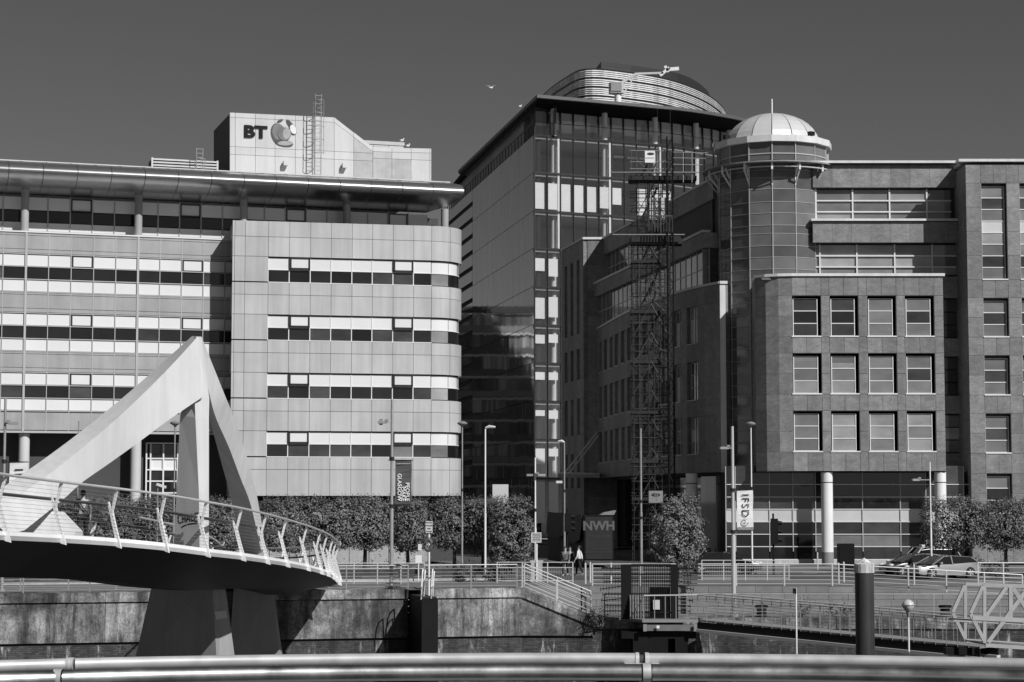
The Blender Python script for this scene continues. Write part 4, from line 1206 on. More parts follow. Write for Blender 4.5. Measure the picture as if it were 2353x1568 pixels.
# ---- quay wall: stained concrete over old brick
def wall_mat():
    m = bpy.data.materials.new('old_brick'); m.use_nodes = True; nt = m.node_tree; bs = nt.nodes['Principled BSDF']
    geo = nt.nodes.new('ShaderNodeNewGeometry').outputs['Position']
    sp = nt.nodes.new('ShaderNodeSeparateXYZ'); nt.links.new(geo, sp.inputs[0])
    cb = nt.nodes.new('ShaderNodeCombineXYZ'); nt.links.new(sp.outputs[0], cb.inputs[0]); nt.links.new(sp.outputs[2], cb.inputs[1])
    br = nt.nodes.new('ShaderNodeTexBrick'); nt.links.new(cb.outputs[0], br.inputs['Vector'])
    br.inputs['Scale'].default_value = 1.0; br.inputs['Brick Width'].default_value = .24; br.inputs['Row Height'].default_value = .085; br.inputs['Mortar Size'].default_value = .008
    br.inputs['Color1'].default_value = (.035, .035, .035, 1); br.inputs['Color2'].default_value = (.085, .085, .085, 1); br.inputs['Mortar'].default_value = (.012, .012, .012, 1)
    s1 = _noise(nt, geo, .9, (1, 1, .25), 8, .7); s2 = _noise(nt, geo, 2.6, (1, 1, .18), 7, .7)
    v = _math(nt, 'MULTIPLY', br.outputs['Color'], _range(nt, s1, .35, .65, .35, 1.5))
    lime = _range(nt, s2, .56, .66, 0, .6)
    v = _math(nt, 'ADD', v, _math(nt, 'MULTIPLY', lime, _range(nt, s1, .45, .6, 0, .8)))
    nt.links.new(v, bs.inputs['Base Color']); bs.inputs['Roughness'].default_value = .8
    return m
M['old_brick'] = wall_mat()
def conc_mat(name, base):
    m = bpy.data.materials.new(name); m.use_nodes = True; nt = m.node_tree; bs = nt.nodes['Principled BSDF']
    geo = nt.nodes.new('ShaderNodeNewGeometry').outputs['Position']
    a = _noise(nt, geo, .5, (1, 1, .9), 9, .7); s1 = _noise(nt, geo, 1.5, (1, 1, .13), 9, .74); s2 = _noise(nt, geo, 2.3, (1, 1, .09), 8, .72); sp = _noise(nt, geo, 4.5, (1, 1, .8), 10, .8); fi = _noise(nt, geo, 13, (1, 1, .7), 5, .75); bl = _noise(nt, geo, .22, (1, 1, 2.2), 6, .7)
    v = _range(nt, a, .36, .62, base * .35, base * 1.6)
    v = _math(nt, 'MULTIPLY', v, _range(nt, s1, .40, .58, .28, 1.2))
    v = _math(nt, 'MULTIPLY', v, _range(nt, sp, .52, .66, 1.0, .4))
    v = _math(nt, 'MULTIPLY', v, _range(nt, fi, .35, .65, .6, 1.35))
    v = _math(nt, 'MULTIPLY', v, _range(nt, bl, .40, .56, .45, 1.2))
    v = _math(nt, 'ADD', v, _math(nt, 'MULTIPLY', _range(nt, s2, .60, .70, 0, .34), _range(nt, fi, .4, .6, .2, 1.2)))
    nt.links.new(v, bs.inputs['Base Color']); bs.inputs['Roughness'].default_value = .85
    bn = nt.nodes.new('ShaderNodeBump'); bn.inputs['Strength'].default_value = .35; bn.inputs['Distance'].default_value = .03
    nt.links.new(sp, bn.inputs['Height']); nt.links.new(bn.outputs[0], bs.inputs['Normal'])
    return m
M['stained'] = conc_mat('stained_concrete', .20)
M['stained_cap'] = conc_mat('stained_coping', .25)
quay = thing('quay_wall', 'stained concrete quay wall on old brickwork with a dark stair recess below the bridge', 'wall', (QA.x, QA.y, 0))
zQ = lambda y: Q.z(y, 1000)
o0, o1 = Q.sx(938, 1420), Q.sx(976, 1420)
wz = [-.42, -2.28]
wj = [-30, -20, -10, -3.2, Q.sx(242, 1400), Q.sx(531, 1400), o0]
wj2 = [o1, Q.sx(1154, 1420), Q.len + .2]
def wall_run(edges, deep=1.2):
    for a, c in zip(edges, edges[1:]):
        Q.box('wall_panel', quay, M['stained'], a + .012, c - .012, wz[1], wz[0], -deep, 0)
        Q.box('coping_block', quay, M['stained_cap'], a + .008, c - .008, wz[0] + .03, .06, -1.5, .09)
    Q.box('ledge_gap', quay, M['dark'], edges[0], edges[-1], wz[1] - .13, wz[1], -1.2, -.12)
    Q.box('brickwork', quay, M['old_brick'], edges[0], edges[-1], -5.0, wz[1] - .13, -1.2, -.02)
wall_run(wj); wall_run(wj2)
Q.box('recess_back', quay, M['old_brick'], o0 - .1, o1 + .1, -5, .05, -2.9, -2.6)
for sx_ in (o0, o1): Q.box('recess_side', quay, M['stained'], sx_ - .12, sx_ + .12, -5, .0, -2.6, -1.21)
# sloping wall beside the steps, lower quay edge
def P2(x, z, d=0): return Q.P(x, z, d)
sa_ = Q.len + .2; ex = Vector((4.0, 99.9))
SL = Fac(Q.P(sa_, 0, 0).xy, ex)
pts = [SL.P(0, -2.28), SL.P(SL.len, -2.28), SL.P(SL.len, LOWZ - .45), SL.P(0, -.42)]
b = MB(); b.prism(pts, (-SL.n * 1.0).to_3d()); b.build('sloping_wall', M['stained'], quay)
b = MB(); b.prism([p + SL.n.to_3d() * .09 for p in (SL.P(0, -.39), SL.P(SL.len, LOWZ - .42), SL.P(SL.len, LOWZ + .06), SL.P(0, .06))], (-SL.n * 1.1).to_3d()); b.build('sloping_coping', M['stained_cap'], quay)
SL.box('brickwork', quay, M['old_brick'], 0, SL.len, -5, -2.42, -1.2, -.02)
SL.box('ledge_gap', quay, M['dark'], 0, SL.len, -2.42, -2.28, -1.2, -.12)
LQ = Fac(ex, (60, 99.0))
LQ.box('brickwork', quay, M['old_brick'], 0, LQ.len, -5, LOWZ - .55, -1.4, -.02)
x = 0.0
while x < 32:
    w = rng.uniform(1.7, 2.6)
    LQ.box('coping_block', quay, M['stained_cap'], x + .015, x + w - .015, LOWZ - .53, LOWZ - .0 + rng.uniform(-.01, .02), -1.3, .06 + rng.uniform(-.02, .02)); x += w
# steps between the two levels
for k in range(9):
    t = k / 9
    a = SL.P(SL.len * t, 0, -1.2)
    SL.box('stone_step', quay, M['concrete_pale'], SL.len * t, SL.len * (t + 1 / 9), -5, lerp(0, LOWZ, (k + 1) / 9), -3.6, -1.05)
# retaining wall of big pale blocks
rw = thing('retaining_wall', 'grey block retaining wall between the lower promenade and the street', 'wall', (4, 103.6, LOWZ))
M['block'] = mat('wall_block', .20, .85, var=.18, scale=1.2, rnd=.10, spots=.25, bump=.3)
RWF = Fac((3.6, 103.6), (60, 103.6))
xr = RWF.sx(1915, 1350)
def rtop(x): return 0.0 if x < xr else max(-.55, -.055 * (x - xr))
for j in range(4):
    z0 = LOWZ + j * .35; x = -.6 * (j % 2)
    while x < 30:
        w = rng.uniform(.95, 1.5); z1 = min(z0 + .35, rtop(x + w / 2))
        if z1 > z0 + .08: RWF.box('stone_block', rw, M['block'], max(x, 0) + .008, x + w - .008, z0 + .008, z1 - .008, -.5, rng.uniform(-.015, .01))
        x += w
b = MB(); RWF.mbox(b, 0, 40, LOWZ, -.58, -2, -.1); RWF.mbox(b, 0, xr, -.6, -.02, -2, -.1); b.build('wall', M['joint'], rw)
# ---- railings
def railing(label, pts, h, n_rails, post_every, loc, r_top=.028, r=.016, m='galv', post_w=.06, mid=True):
    t = thing('quay_railing', label, 'railing', pts[0], 'quay railings')
    n = 0
    for a, c in zip(pts, pts[1:]):
        a, c = Vector(a), Vector(c); d = c - a; k = max(1, round(d.length / post_every))
        for i in range(k + (1 if c is pts[-1] or True else 0)):
            p = a + d * (i / k)
            if i == k and c != Vector(pts[-1]): continue
            rod('post', t, M[m], p, p + Vector((0, 0, h)), post_w / 2, 6, True)
        rod('top_rail', t, M[m], a + Vector((0, 0, h)), c + Vector((0, 0, h)), r_top, 8)
        for q in range(n_rails):
            z = h * (.10 + .90 * q / (n_rails)) ; rod('rail', t, M[m], a + Vector((0, 0, z)), c + Vector((0, 0, z)), r, 6)
    return t
top0 = .06
def qp(px, d=-.35): return Q.P(Q.sx(px, 1350, d), top0, d)
railing('long steel quay railing running left behind the bridge pier', [qp(-260), qp(938)], 1.15, 6, 2.9, None)
railing('steel railing on the quay wall between the ladder recess and the steps', [qp(976), qp(1188)], 1.15, 6, 1.9, None)
s0_ = SL.P(.0, .0, -.4); s1_ = SL.P(SL.len - .1, LOWZ, -.4)
railing('sloping handrail on the river side of the quay steps', [s0_ + Vector((0, 0, .06)), s1_ + Vector((0, 0, .06))], 1.05, 5, 2.2, None, m='steel')
railing('sloping handrail on the street side of the quay steps', [SL.P(0, .05, -3.4), SL.P(SL.len - .1, LOWZ + .05, -3.4)], 1.1, 3, 2.2, None, m='steel')
ru = [RWF.P(RWF.sx(x, 1350), 0, -.3) for x in (1362, 1915)]
railing('bright street level railing above the block wall, between the steps and the parked cars', [ru[0], ru[1]], 1.12, 5, 2.45, None, m='steel', post_w=.07)
r0 = RWF.P(xr, 0, -.3); r1 = RWF.P(xr + 9.8, -.55, -.3)
railing('bright ramp railing dropping to the right behind the dark pile', [r0, r1], 1.12, 5, 2.1, None, m='steel', post_w=.07)
railing('short bright railing right of the silver car', [RWF.P(RWF.sx(2248, 1350, -2.2), 0, -2.2), RWF.P(RWF.sx(2248, 1350, -2.2) + 8, 0, -2.2)], 1.12, 4, 1.35, None, m='steel', post_w=.07)
lq0, lq1 = LQ.P(.6, LOWZ, -.5), LQ.P(30, LOWZ, -.5)
railing('grey lower promenade railing behind the gangway', [lq0, lq1], 1.15, 6, 3.1, None)
railing('street railing behind the quay edge and the trees', [Q.P(-8, 0, -4), Q.P(8, 0, -4)], 1.0, 3, 2.4, None, r_top=.02, r=.012)

# dark stair enclosure standing out from the wall beside the recess
st_ = thing('stair_enclosure', 'black steel stair enclosure standing out from the quay wall beside the ladder rails', 'stairs', Q.P(o0, -5, 0))
b = MB(); Q.mbox(b, o0 + .02, o1 - .02, -5, -.25, .1, 3.3); b.build('casing', M['paint_black'], st_)
for k in range(8): Q.box('tread', st_, M['scaf_board'], o0 + .05, o1 - .05, -.24 + .0, -.18, .2 + k * .38, .5 + k * .38)
# ================================================================ the curved footbridge
BS = 1.14
def atb(px, py, Y): return at(px, py, Y * BS)
bridge = thing('footbridge', 'white curved footbridge with a pointed fin, leaning railing posts and dark pier', 'bridge', (-10, 60, 0))
# near deck edge: px, py of the fascia's lower edge, distance
EDGE = [(-330, 1229, 40.0), (-130, 1235, 44.5), (0, 1241, 48.6), (134, 1247, 52.6), (268, 1255.5, 55.6), (383, 1266, 57.6), (480, 1278, 59.9), (552, 1286, 62.6), (611, 1294, 65.8), (659, 1301.5, 69.2), (702, 1309.5, 72.6), (735, 1318, 75.7), (757, 1326, 78.3), (770, 1335, 80.6), (777, 1343, 82.6)]
ep = [atb(*e) for e in EDGE]
ep += [Vector((-8.35, 96.4, .62)), Vector((-9.1, 98.3, .45)), Vector((-10.3, 100.4, .28)), Vector((-11.8, 102.6, .16)), Vector((-13.2, 104.4, .13))]
NE = 120
E = smooth_path(ep, NE)
def frame_(i):
    d = (E[min(i + 1, NE - 1)] - E[max(i - 1, 0)]); d.z = 0; d.normalize()
    return d, Vector((d.y, -d.x, 0))            # tangent, outward (to the right of travel = river side)
def sec(i, o, z):
    d, n = frame_(i); return E[i] + n * o * BS + Vector((0, 0, z * BS))
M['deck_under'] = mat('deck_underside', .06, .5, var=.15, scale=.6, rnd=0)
FZ = .22                                         # fascia height
# widths shrink where the curve is tight so the far edge does not fold
Wd = 5.2
def far(i):
    return -Wd
b = MB(); b.loft([[sec(i, 0, 0), sec(i, .05, FZ * .5), sec(i, -.02, FZ), sec(i, -.4, FZ), sec(i, -.4, 0)] for i in range(NE)]); fascia = b.build('deck_edge', M['paint_white'], bridge)
b = MB(); b.loft([[sec(i, -.4, FZ - .03), sec(i, -4.6, FZ - .03), sec(i, -4.6, FZ - .12), sec(i, -.4, FZ - .12)] for i in range(NE)]); b.build('deck', M['paving'], bridge)
dep = lambda i: lerp(.92, .42, min(1, max(0, i - 48) / 30))
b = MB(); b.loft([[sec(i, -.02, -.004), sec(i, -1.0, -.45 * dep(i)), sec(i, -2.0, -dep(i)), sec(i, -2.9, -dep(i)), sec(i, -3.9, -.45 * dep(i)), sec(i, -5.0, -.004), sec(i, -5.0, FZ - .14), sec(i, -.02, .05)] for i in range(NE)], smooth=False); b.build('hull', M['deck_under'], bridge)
b = MB(); b.loft([[sec(i, -4.6, 0), sec(i, -4.6, FZ), sec(i, -5.0, FZ), sec(i, -5.05, FZ * .5), sec(i, -5.0, 0)] for i in range(NE)]); b.build('far_deck_edge', M['paint_white'], bridge)
# railing: handrail, inner rail, wires
H = 1.36
M['wire'] = mat('wire_steel', .30, .5, metal=.3)
def line(o, z, r, nm, m, i0=0, i1=NE, n=8):
    b = MB(); b.tube([sec(i, o, z) for i in range(i0, i1)], r, n); return b.build(nm, m, bridge)
line(.06, FZ + H, .042, 'handrail', M['steel'])
line(-.30, FZ + .92, .05, 'inner_rail', M['rail_dark'])
line(-4.75, FZ + H, .04, 'handrail', M['steel'])
line(-4.45, FZ + .95, .045, 'inner_rail', M['rail_dark'])
for k in range(12):
    z = FZ + .08 + k * (H - .1) / 12
    zr_ = z - FZ
    o = lerp(.1, -.10, zr_ / .72) if zr_ < .72 else lerp(-.10, .06, (zr_ - .72) / (H - .72))
    line(o, z, .0042, 'wire', M['wire'], n=4)
# posts
def idx_px(px):
    best, bi = 1e9, 0
    for i in range(NE - 12):
        p = E[i]; d = p - CAM; dd = d.y * CT + d.z * ST
        e = abs(1176.5 + FP * d.x / dd - px)
        if e < best: best, bi = e, i
    return bi
arc = [0.0]
for a, c in zip(E, E[1:]): arc.append(arc[-1] + (c - a).length)
def post(i, side):
    d, n = frame_(i); t = d * .032
    base = sec(i, 0 if side > 0 else -5.0, 0); n = n * side
    def pp(o, z): return base + n * o * BS + Vector((0, 0, z * BS)) - t
    lower = [pp(.17, -.06), pp(.02, -.02), pp(-.03, FZ), pp(-.205, FZ + .66), pp(-.115, FZ + .72), pp(.0, FZ + .3), pp(.10, FZ - .02)]
    upper = [pp(-.20, FZ + .66), pp(-.04, FZ + H - .03), pp(.035, FZ + H - .03), pp(-.115, FZ + .72)]
    prong = [pp(-.205, FZ + .661), pp(-.30, FZ + .98), pp(-.25, FZ + .99), pp(-.165, FZ + .79), pp(-.15, FZ + .71)]
    b = MB(); b.prism(lower, t * 2); p = b.build('railing_post', M['paint_white'], bridge)
    b = MB(); b.prism(upper, t * 2); b.build('post_arm', M['paint_white'], p)
    b = MB(); b.prism(prong, t * 2); b.build('post_prong', M['paint_white'], p)
    b = MB()
    for k in range(7):
        f = k / 7; c = base + n * lerp(.06, -.15, f) * BS + Vector((0, 0, lerp(FZ + .02, FZ + .68, f) * BS))
        b.cyl(c - t * 1.25, c + t * 1.25, .012, n=6)
    stuff(b.build('wire_ends', M['joint'], p))
done = []
for px in (-95, 20, 134, 268, 383, 478, 552, 611, 659, 702, 735, 752, 763):
    i = idx_px(px); done.append(arc[i]); post(i, 1)
s = arc[idx_px(763)]
for q in range(9):
    s += 1.8
    i = min(range(NE), key=lambda j: abs(arc[j] - s))
    if i < NE - 6: post(i, 1)
for q in range(9):
    s = 6 + q * 5.2
    if s < arc[-1] - 3:
        i = min(range(NE), key=lambda j: abs(arc[j] - s)); post(i, -1)
# the fin: one long leg sweeping left, a middle leg and a right leg
def leg(stations, nm, m=None, smooth=False):
    b = MB(); b.loft([[atb(*p) for p in st] for st in stations], smooth=smooth); return b.build(nm, m or M['paint_white'], bridge)
# each station: upper back, ridge front, lower front, lower back; filled in along smooth curves
def dense(st, n):
    cols = [smooth_path([Vector(p) for p in col], n) for col in zip(*st)]
    return [tuple(c[i] for c in cols) for i in range(n)]
arm_st = [((441, 773, 61.9), (455, 773, 61.3), (468, 911, 61.3), (440, 934, 62.5)),
     ((372, 835, 61.5), (391, 843, 60.7), (394, 961, 60.7), (372, 968, 62.2)),
     ((300, 899, 60.7), (321, 913, 59.9), (318, 1017, 59.9), (292, 1026, 61.6)),
     ((232, 955, 59.8), (256, 973, 58.9), (250, 1066, 58.9), (226, 1074, 60.6)),
     ((165, 1008, 58.6), (188, 1030, 57.7), (190, 1108, 57.7), (162, 1116, 59.4)),
     ((100, 1056, 57.2), (122, 1083, 56.3), (145, 1148, 56.3), (112, 1158, 58.0)),
     ((36, 1100, 55.6), (60, 1128, 54.8), (104, 1181, 54.8), (60, 1192, 56.4)),
     ((-50, 1158, 53.6), (-25, 1190, 52.9), (30, 1240, 52.9), (10, 1244, 54.4))]
leg(dense(arm_st, 36), 'fin_arm', M['fin_white'], True)
b = MB(); b.prism([atb(20, 1165, 55.2), atb(129, 1177, 55.9), atb(172, 1222, 56.3), atb(172, 1240, 56.3), atb(10, 1236, 54.6)], (.1, .7, 0)); b.build('fin_foot', M['fin_white'], bridge)
leg([[(446, 774, 61.6), (450, 774, 61.35), (463, 774, 61.6), (462, 774, 62.7)],
     [(430, 905, 61.65), (447, 905, 61.3), (481, 916, 61.6), (470, 912, 62.9)],
     [(414, 955, 61.7), (449, 960, 61.25), (480, 962, 61.6), (464, 960, 62.9)],
     [(406, 1125, 61.75), (457, 1130, 61.15), (480, 1130, 61.5), (452, 1130, 62.9)],
     [(398, 1275, 61.8), (459, 1285, 61.1), (480, 1285, 61.5), (450, 1285, 62.9)]], 'fin_leg', M['fin_white'])
leg_st = [((452, 774, 62.6), (452, 774, 61.5), (463, 774, 61.8), (463, 774, 62.9)),
     ((474, 905, 63.4), (481, 905, 62.4), (512, 897, 63.0), (506, 897, 64.0)),
     ((482, 962, 64.2), (497, 962, 63.1), (532, 946, 63.8), (524, 946, 65.0)),
     ((505, 1050, 65.6), (526, 1028, 64.3), (558, 1018, 65.0), (548, 1015, 66.2)),
     ((524, 1120, 66.8), (553, 1100, 65.4), (578, 1090, 66.1), (568, 1085, 67.3)),
     ((540, 1190, 68.0), (576, 1160, 66.5), (592, 1148, 67.2), (584, 1145, 68.4)),
     ((556, 1300, 69.2), (600, 1265, 67.7), (611, 1262, 68.4), (604, 1262, 69.6))]
leg(dense(leg_st, 30), 'fin_leg', M['fin_white'], True)
# spray-painted tags
M['spray'] = mat('spray_paint', .012, .6)
def scrawl(par, strokes, w, nm, m):
    b = MB()
    for st in strokes:
        pts = smooth_path([atb(x, y, Y) for x, y, Y in st], max(3, len(st) * 4)); b.tube(pts, w, 5)
    return b.build(nm, m, par)
leg_mesh = [o for o in W if o.name.startswith('fin_leg')][0]
def YL(x): return 61.15 + (457 - x) / 51.0 * .6
def S(*pts): return [(x, y, YL(x) - .26) for x, y in pts]
scrawl(leg_mesh, [S((416, 1186), (412, 1184), (409, 1191), (411, 1203), (417, 1201)), S((419, 1184), (420, 1202)), S((425, 1183), (425, 1201)), S((420, 1193), (425, 1191)), S((428, 1201), (432, 1183), (436, 1200)), S((429, 1194), (436, 1193)),
                  S((439, 1183), (440, 1198)), S((438, 1183), (446, 1186), (447, 1194), (440, 1198)), S((447, 1199), (453, 1198)), S((449, 1179), (448, 1183)), S((453, 1177), (453, 1183)), S((453, 1203), (430, 1206), (416, 1213))], .03, 'painted_tag', M['spray'])
arm_mesh = [o for o in W if o.name.startswith('fin_arm')][0]
S2 = lambda *p: [(x, y, 55.35) for x, y in p]
# pier under the deck
M['pier'] = mat('pier_concrete', .36, .6, var=.08, scale=.8, rnd=0, streak=.1)
pier = thing('bridge_pier', 'tapering dark concrete bridge pier with a small white plate, nearest under the bridge', 'pier', atb(430, 1500, 70), 'bridge piers')
T = [(355, 1350, 62.6), (486, 1350, 61.4), (514, 1350, 62.6), (392, 1350, 64.4)]
Bt = [(308, 1560, 62.6), (497, 1560, 61.4), (548, 1560, 62.6), (340, 1560, 64.4)]
T = [(355, 1320, 71.3), (487, 1320, 69.2), (514, 1320, 70.8), (390, 1320, 73)]
Bt = [(300, 1560, 71.3), (500, 1560, 69.2), (546, 1560, 70.8), (335, 1560, 73)]
b = MB(); b.loft([[atb(*p) for p in Bt], [atb(*p) for p in T]]); b.build('shaft', M['pier'], pier)
q = [atb(492, 1405, 69.45), atb(519, 1402, 70.6), atb(522, 1420, 70.65), atb(496, 1423, 69.5)]
b = MB(); b.prism(q, (.04, -.22, 0)); b.build('plate', M['paint_light'], pier)
pier2 = thing('bridge_pier', 'darker shaded bridge pier behind the nearest pier', 'pier', atb(585, 1480, 81), 'bridge piers')
b = MB(); b.loft([[atb(*p) for p in ((522, 1560, 83.5), (650, 1560, 83), (656, 1560, 84), (530, 1560, 84.8))], [atb(*p) for p in ((538, 1345, 83.5), (622, 1345, 83), (628, 1345, 84), (545, 1345, 84.8))]]); b.build('shaft', M['pier'], pier2)
# ================================================================ trees and plants
def leaf_mat(name, v):
    m = mat(name, v, .5, var=.35, scale=1.2, rnd=.08, spec=.5)
    return m
M['leaf'] = leaf_mat('clipped_leaves', .125)
M['leaf_light'] = leaf_mat('light_leaves', .16)
M['leaf_dark'] = leaf_mat('dark_leaves', .06)
def crown_mesh(seed, w, d, h, n, size, power=3.2, m='leaf', ragged=.12):
    r_ = random.Random(seed); b = MB()
    lumps = [(r_.uniform(-.5, .5) * w, r_.uniform(-.5, .5) * d, r_.uniform(-.5, .5) * h, r_.uniform(.25, .5)) for _ in range(10)]
    cl = []
    while len(cl) < max(14, n // 15):
        x, y, z = r_.uniform(-1, 1), r_.uniform(-1, 1), r_.uniform(-1, 1)
        q = abs(x) ** power + abs(y) ** power + abs(z) ** power
        bump = 1 + ragged * (math.sin(7 * x + seed) * math.cos(6 * z + 2 * y + seed) + .5 * math.sin(13 * z + 5 * x))
        if q > bump or (q < .3 and r_.random() < .7): continue
        cl.append((Vector((x * w / 2, y * d / 2, z * h / 2)), Vector((x / w, y / d, z / h + .25 / h)).normalized(), r_.uniform(.6, 1.25)))
    for k in range(n):
        cc, out, cs_ = cl[r_.randrange(len(cl))]
        rad = Vector((r_.gauss(0, 1), r_.gauss(0, 1), r_.gauss(0, .8)))
        c = cc + rad * (.15 * cs_ * (w / 3.2) ** .5)
        s = size * r_.uniform(.55, 1.3)
        nrm = (rad.normalized() * .55 + out * .7 + Vector((0, 0, .35)) + Vector((r_.gauss(0, .3), r_.gauss(0, .3), r_.gauss(0, .3)))).normalized()
        t = nrm.orthogonal().normalized(); t = (Matrix.Rotation(r_.uniform(0, 6.28), 3, nrm) @ t); u = nrm.cross(t)
        a = c - t * s * .5; e = c + t * s * .5; mid = c - nrm * s * .1
        b.add([a, mid + u * s * .32, e, mid - u * s * .32], [(0, 1, 2), (0, 2, 3)])
    for _ in range(max(6, n // 250)):
        x, y = r_.uniform(-.85, .85), r_.uniform(-.85, .85); base = Vector((x * w / 2, y * d / 2, h / 2 * .93)); lean = Vector((r_.gauss(0, .2), r_.gauss(0, .2), 1))
        for q in range(r_.randint(3, 7)):
            c = base + lean * (.06 * q) + Vector((r_.gauss(0, .04), r_.gauss(0, .04), 0)); s = size * r_.uniform(.5, .9)
            t = Vector((r_.gauss(0, 1), r_.gauss(0, 1), r_.gauss(0, .5))).normalized(); u = t.orthogonal().normalized()
            b.add([c - t * s * .5, c + u * s * .3, c + t * s * .5, c - u * s * .3], [(0, 1, 2), (0, 2, 3)])
    return b
def no_merge(b, name, m):
    me = bpy.data.meshes.new(name); me.from_pydata(b.v, [], b.f); me.materials.append(m); return me
def tree(name, label, loc, w, d, h, zc, n, size, seed, m='leaf', group=None, power=3.2, tr=.11, ragged=.14):
    t = thing(name, label, 'tree', (0, 0, 0), group)
    o = bpy.data.objects.new('crown', no_merge(crown_mesh(seed, w, d, h, n, size, power, m, ragged), 'crown', M[m])); _link(o, t, Matrix.Translation((0, 0, zc)))
    b = MB(); b.tube([(0, 0, 0), (.03, .02, zc * .4), (0, .03, zc)], tr, 8, rs=[tr * 1.25, tr, tr * .8])
    for a in range(5):
        e = Vector((math.cos(a * 1.3) * w * .3, math.sin(a * 1.3) * d * .3, zc + h * .15 + .1 * a)); b.tube([(0, .02, zc - h * .42), e * .5 + Vector((0, 0, (zc - h * .4) * .5)), e], tr * .4, 5, rs=[tr * .6, tr * .45, tr * .2])
    b.build('trunk', M['bark'], t)
    t.matrix_basis = Matrix.Translation(loc); W[t] = t.matrix_basis
    return t
def on_ground(px, Y, z=0.0): p = plan(px, Y, 1250); return Vector((p.x, p.y, z))
GT = 'clipped street trees in front of the silver office'
t1 = tree('clipped_tree', 'clipped tree at the left end of the row, half behind the bridge railing post', on_ground(150, 118.6), 3.4, 2.4, 3.15, 2.95, 8000, .15, 3, group=GT)
t2 = tree('clipped_tree', 'clipped tree just right of the white fin of the bridge', on_ground(655, 121.2), 3.4, 2.5, 3.25, 2.9, 8200, .15, 8, group=GT)
t3 = tree('clipped_tree', 'clipped tree left of the banner pole with a bare straight trunk below', on_ground(838, 122.0), 3.4, 2.4, 3.1, 3.0, 8000, .15, 21, group=GT)
for src, px, Y, rz, lab in ((t2, 255, 119.2, 1.1, 'clipped tree behind the walking man on the bridge'), (t3, 352, 119.6, 2.2, 'clipped tree behind the middle railing posts of the bridge, left of the fin leg'), (t1, 520, 120.4, .6, 'clipped tree seen between the two right legs of the fin'),
                            (t1, 748, 121.6, 2.9, 'clipped tree above the curved tip of the bridge'), (t2, 938, 122.4, 2.0, 'clipped tree directly behind the tall banner pole'), (t3, 1045, 122.9, 3.6, 'clipped tree behind the white notice post'), (t2, 1110, 123.2, 4.4, 'clipped tree between the notice post and the end of the row')):
    copy_tree(src, on_ground(px, Y), rz, lab, GT)
tree('bushy_tree', 'bushy full length tree ending the row beside the dark street', on_ground(1172, 121.0), 2.9, 2.6, 4.1, 2.5, 9500, .145, 31, m='leaf', group=None, power=3.0)
tree('young_tree', 'round pale leaved young tree behind the spiked gate', on_ground(1556, 109.0), 3.0, 2.7, 3.9, 2.6, 7000, .15, 43, m='leaf_light', power=2.1, tr=.08, ragged=.34)
h1 = tree('clipped_tree', 'dark clipped tree at the right, nearest the parked silver car', on_ground(2190, 119), 3.6, 2.6, 2.9, 3.0, 9000, .135, 51, group='clipped trees at the right edge', power=5)
copy_tree(h1, on_ground(2312, 118.6), 2.5, 'dark clipped tree cut by the right edge of the picture', 'clipped trees at the right edge')
copy_tree(h1, on_ground(2440, 118), 1.2, 'dark clipped tree just outside the right edge of the picture', 'clipped trees at the right edge')
def bush(label, loc, w, d, h, n, size, seed, m):
    o = bpy.data.objects.new('shrub', no_merge(crown_mesh(seed, w, d, h, n, size, 2.2), 'shrub', M[m])); _link(o, None, Matrix.Translation(loc + Vector((0, 0, h * .45)))); return tag(o, label, 'shrub')
bush('low dark round shrub under the trees, right of the notice post', on_ground(1068, 108), 1.3, 1.2, .9, 700, .12, 61, 'leaf_dark')
bush('low dark shrub at the foot of the bushy tree', on_ground(1140, 109), 1.6, 1.2, 1.1, 800, .12, 62, 'leaf_dark')
bush('dark hedge under the clipped trees at the right edge', on_ground(2240, 115.5), 4.6, 1.6, 1.1, 1500, .13, 63, 'leaf_dark')
bush('ivy like weeds hanging beside the quay steps', Vector((4.2, 99.5, -1.75)), 1.0, .5, .9, 420, .10, 64, 'leaf_dark')
b = crown_mesh(70, 30, 1.2, .5, 2600, .12, 4); o = bpy.data.objects.new('ground_cover', no_merge(b, 'ground_cover', M['leaf_dark']))
_link(o, None, Matrix.Translation(BED.P(BED.len / 2 - 2, .4, -.4)) @ Matrix.Rotation(BED.rot, 4, 'Z')); stuff(o)

# ================================================================ lamp posts, banners, signs
def pole(name, label, px, Y, ytop, r=.075, z0=0.0, m='galv', cat='lamp post', group='lamp posts and banner poles', bands=(), py=1150):
    p = plan(px, Y, py); zt = zat(ytop, Y)
    t = thing(name, label, cat, (p.x, p.y, z0), group)
    b = MB(); b.cyl((p.x, p.y, z0), (p.x, p.y, lerp(z0, zt, .42)), r * 1.15, r * 1.15, 14); b.cyl((p.x, p.y, lerp(z0, zt, .42)), (p.x, p.y, zt), r * .9, r * .75, 14); b.build('pole', M[m], t)
    b = MB(); b.cyl((p.x, p.y, z0), (p.x, p.y, z0 + .12), r * 2.2, n=12); b.build('base_plate', M[m], t)
    for y in bands:
        z = zat(y, Y); b = MB(); b.cyl((p.x, p.y, z - .08), (p.x, p.y, z + .08), r * 1.5, n=12); b.build('clamp', M['frame_black'], t)
    return t, p, Y
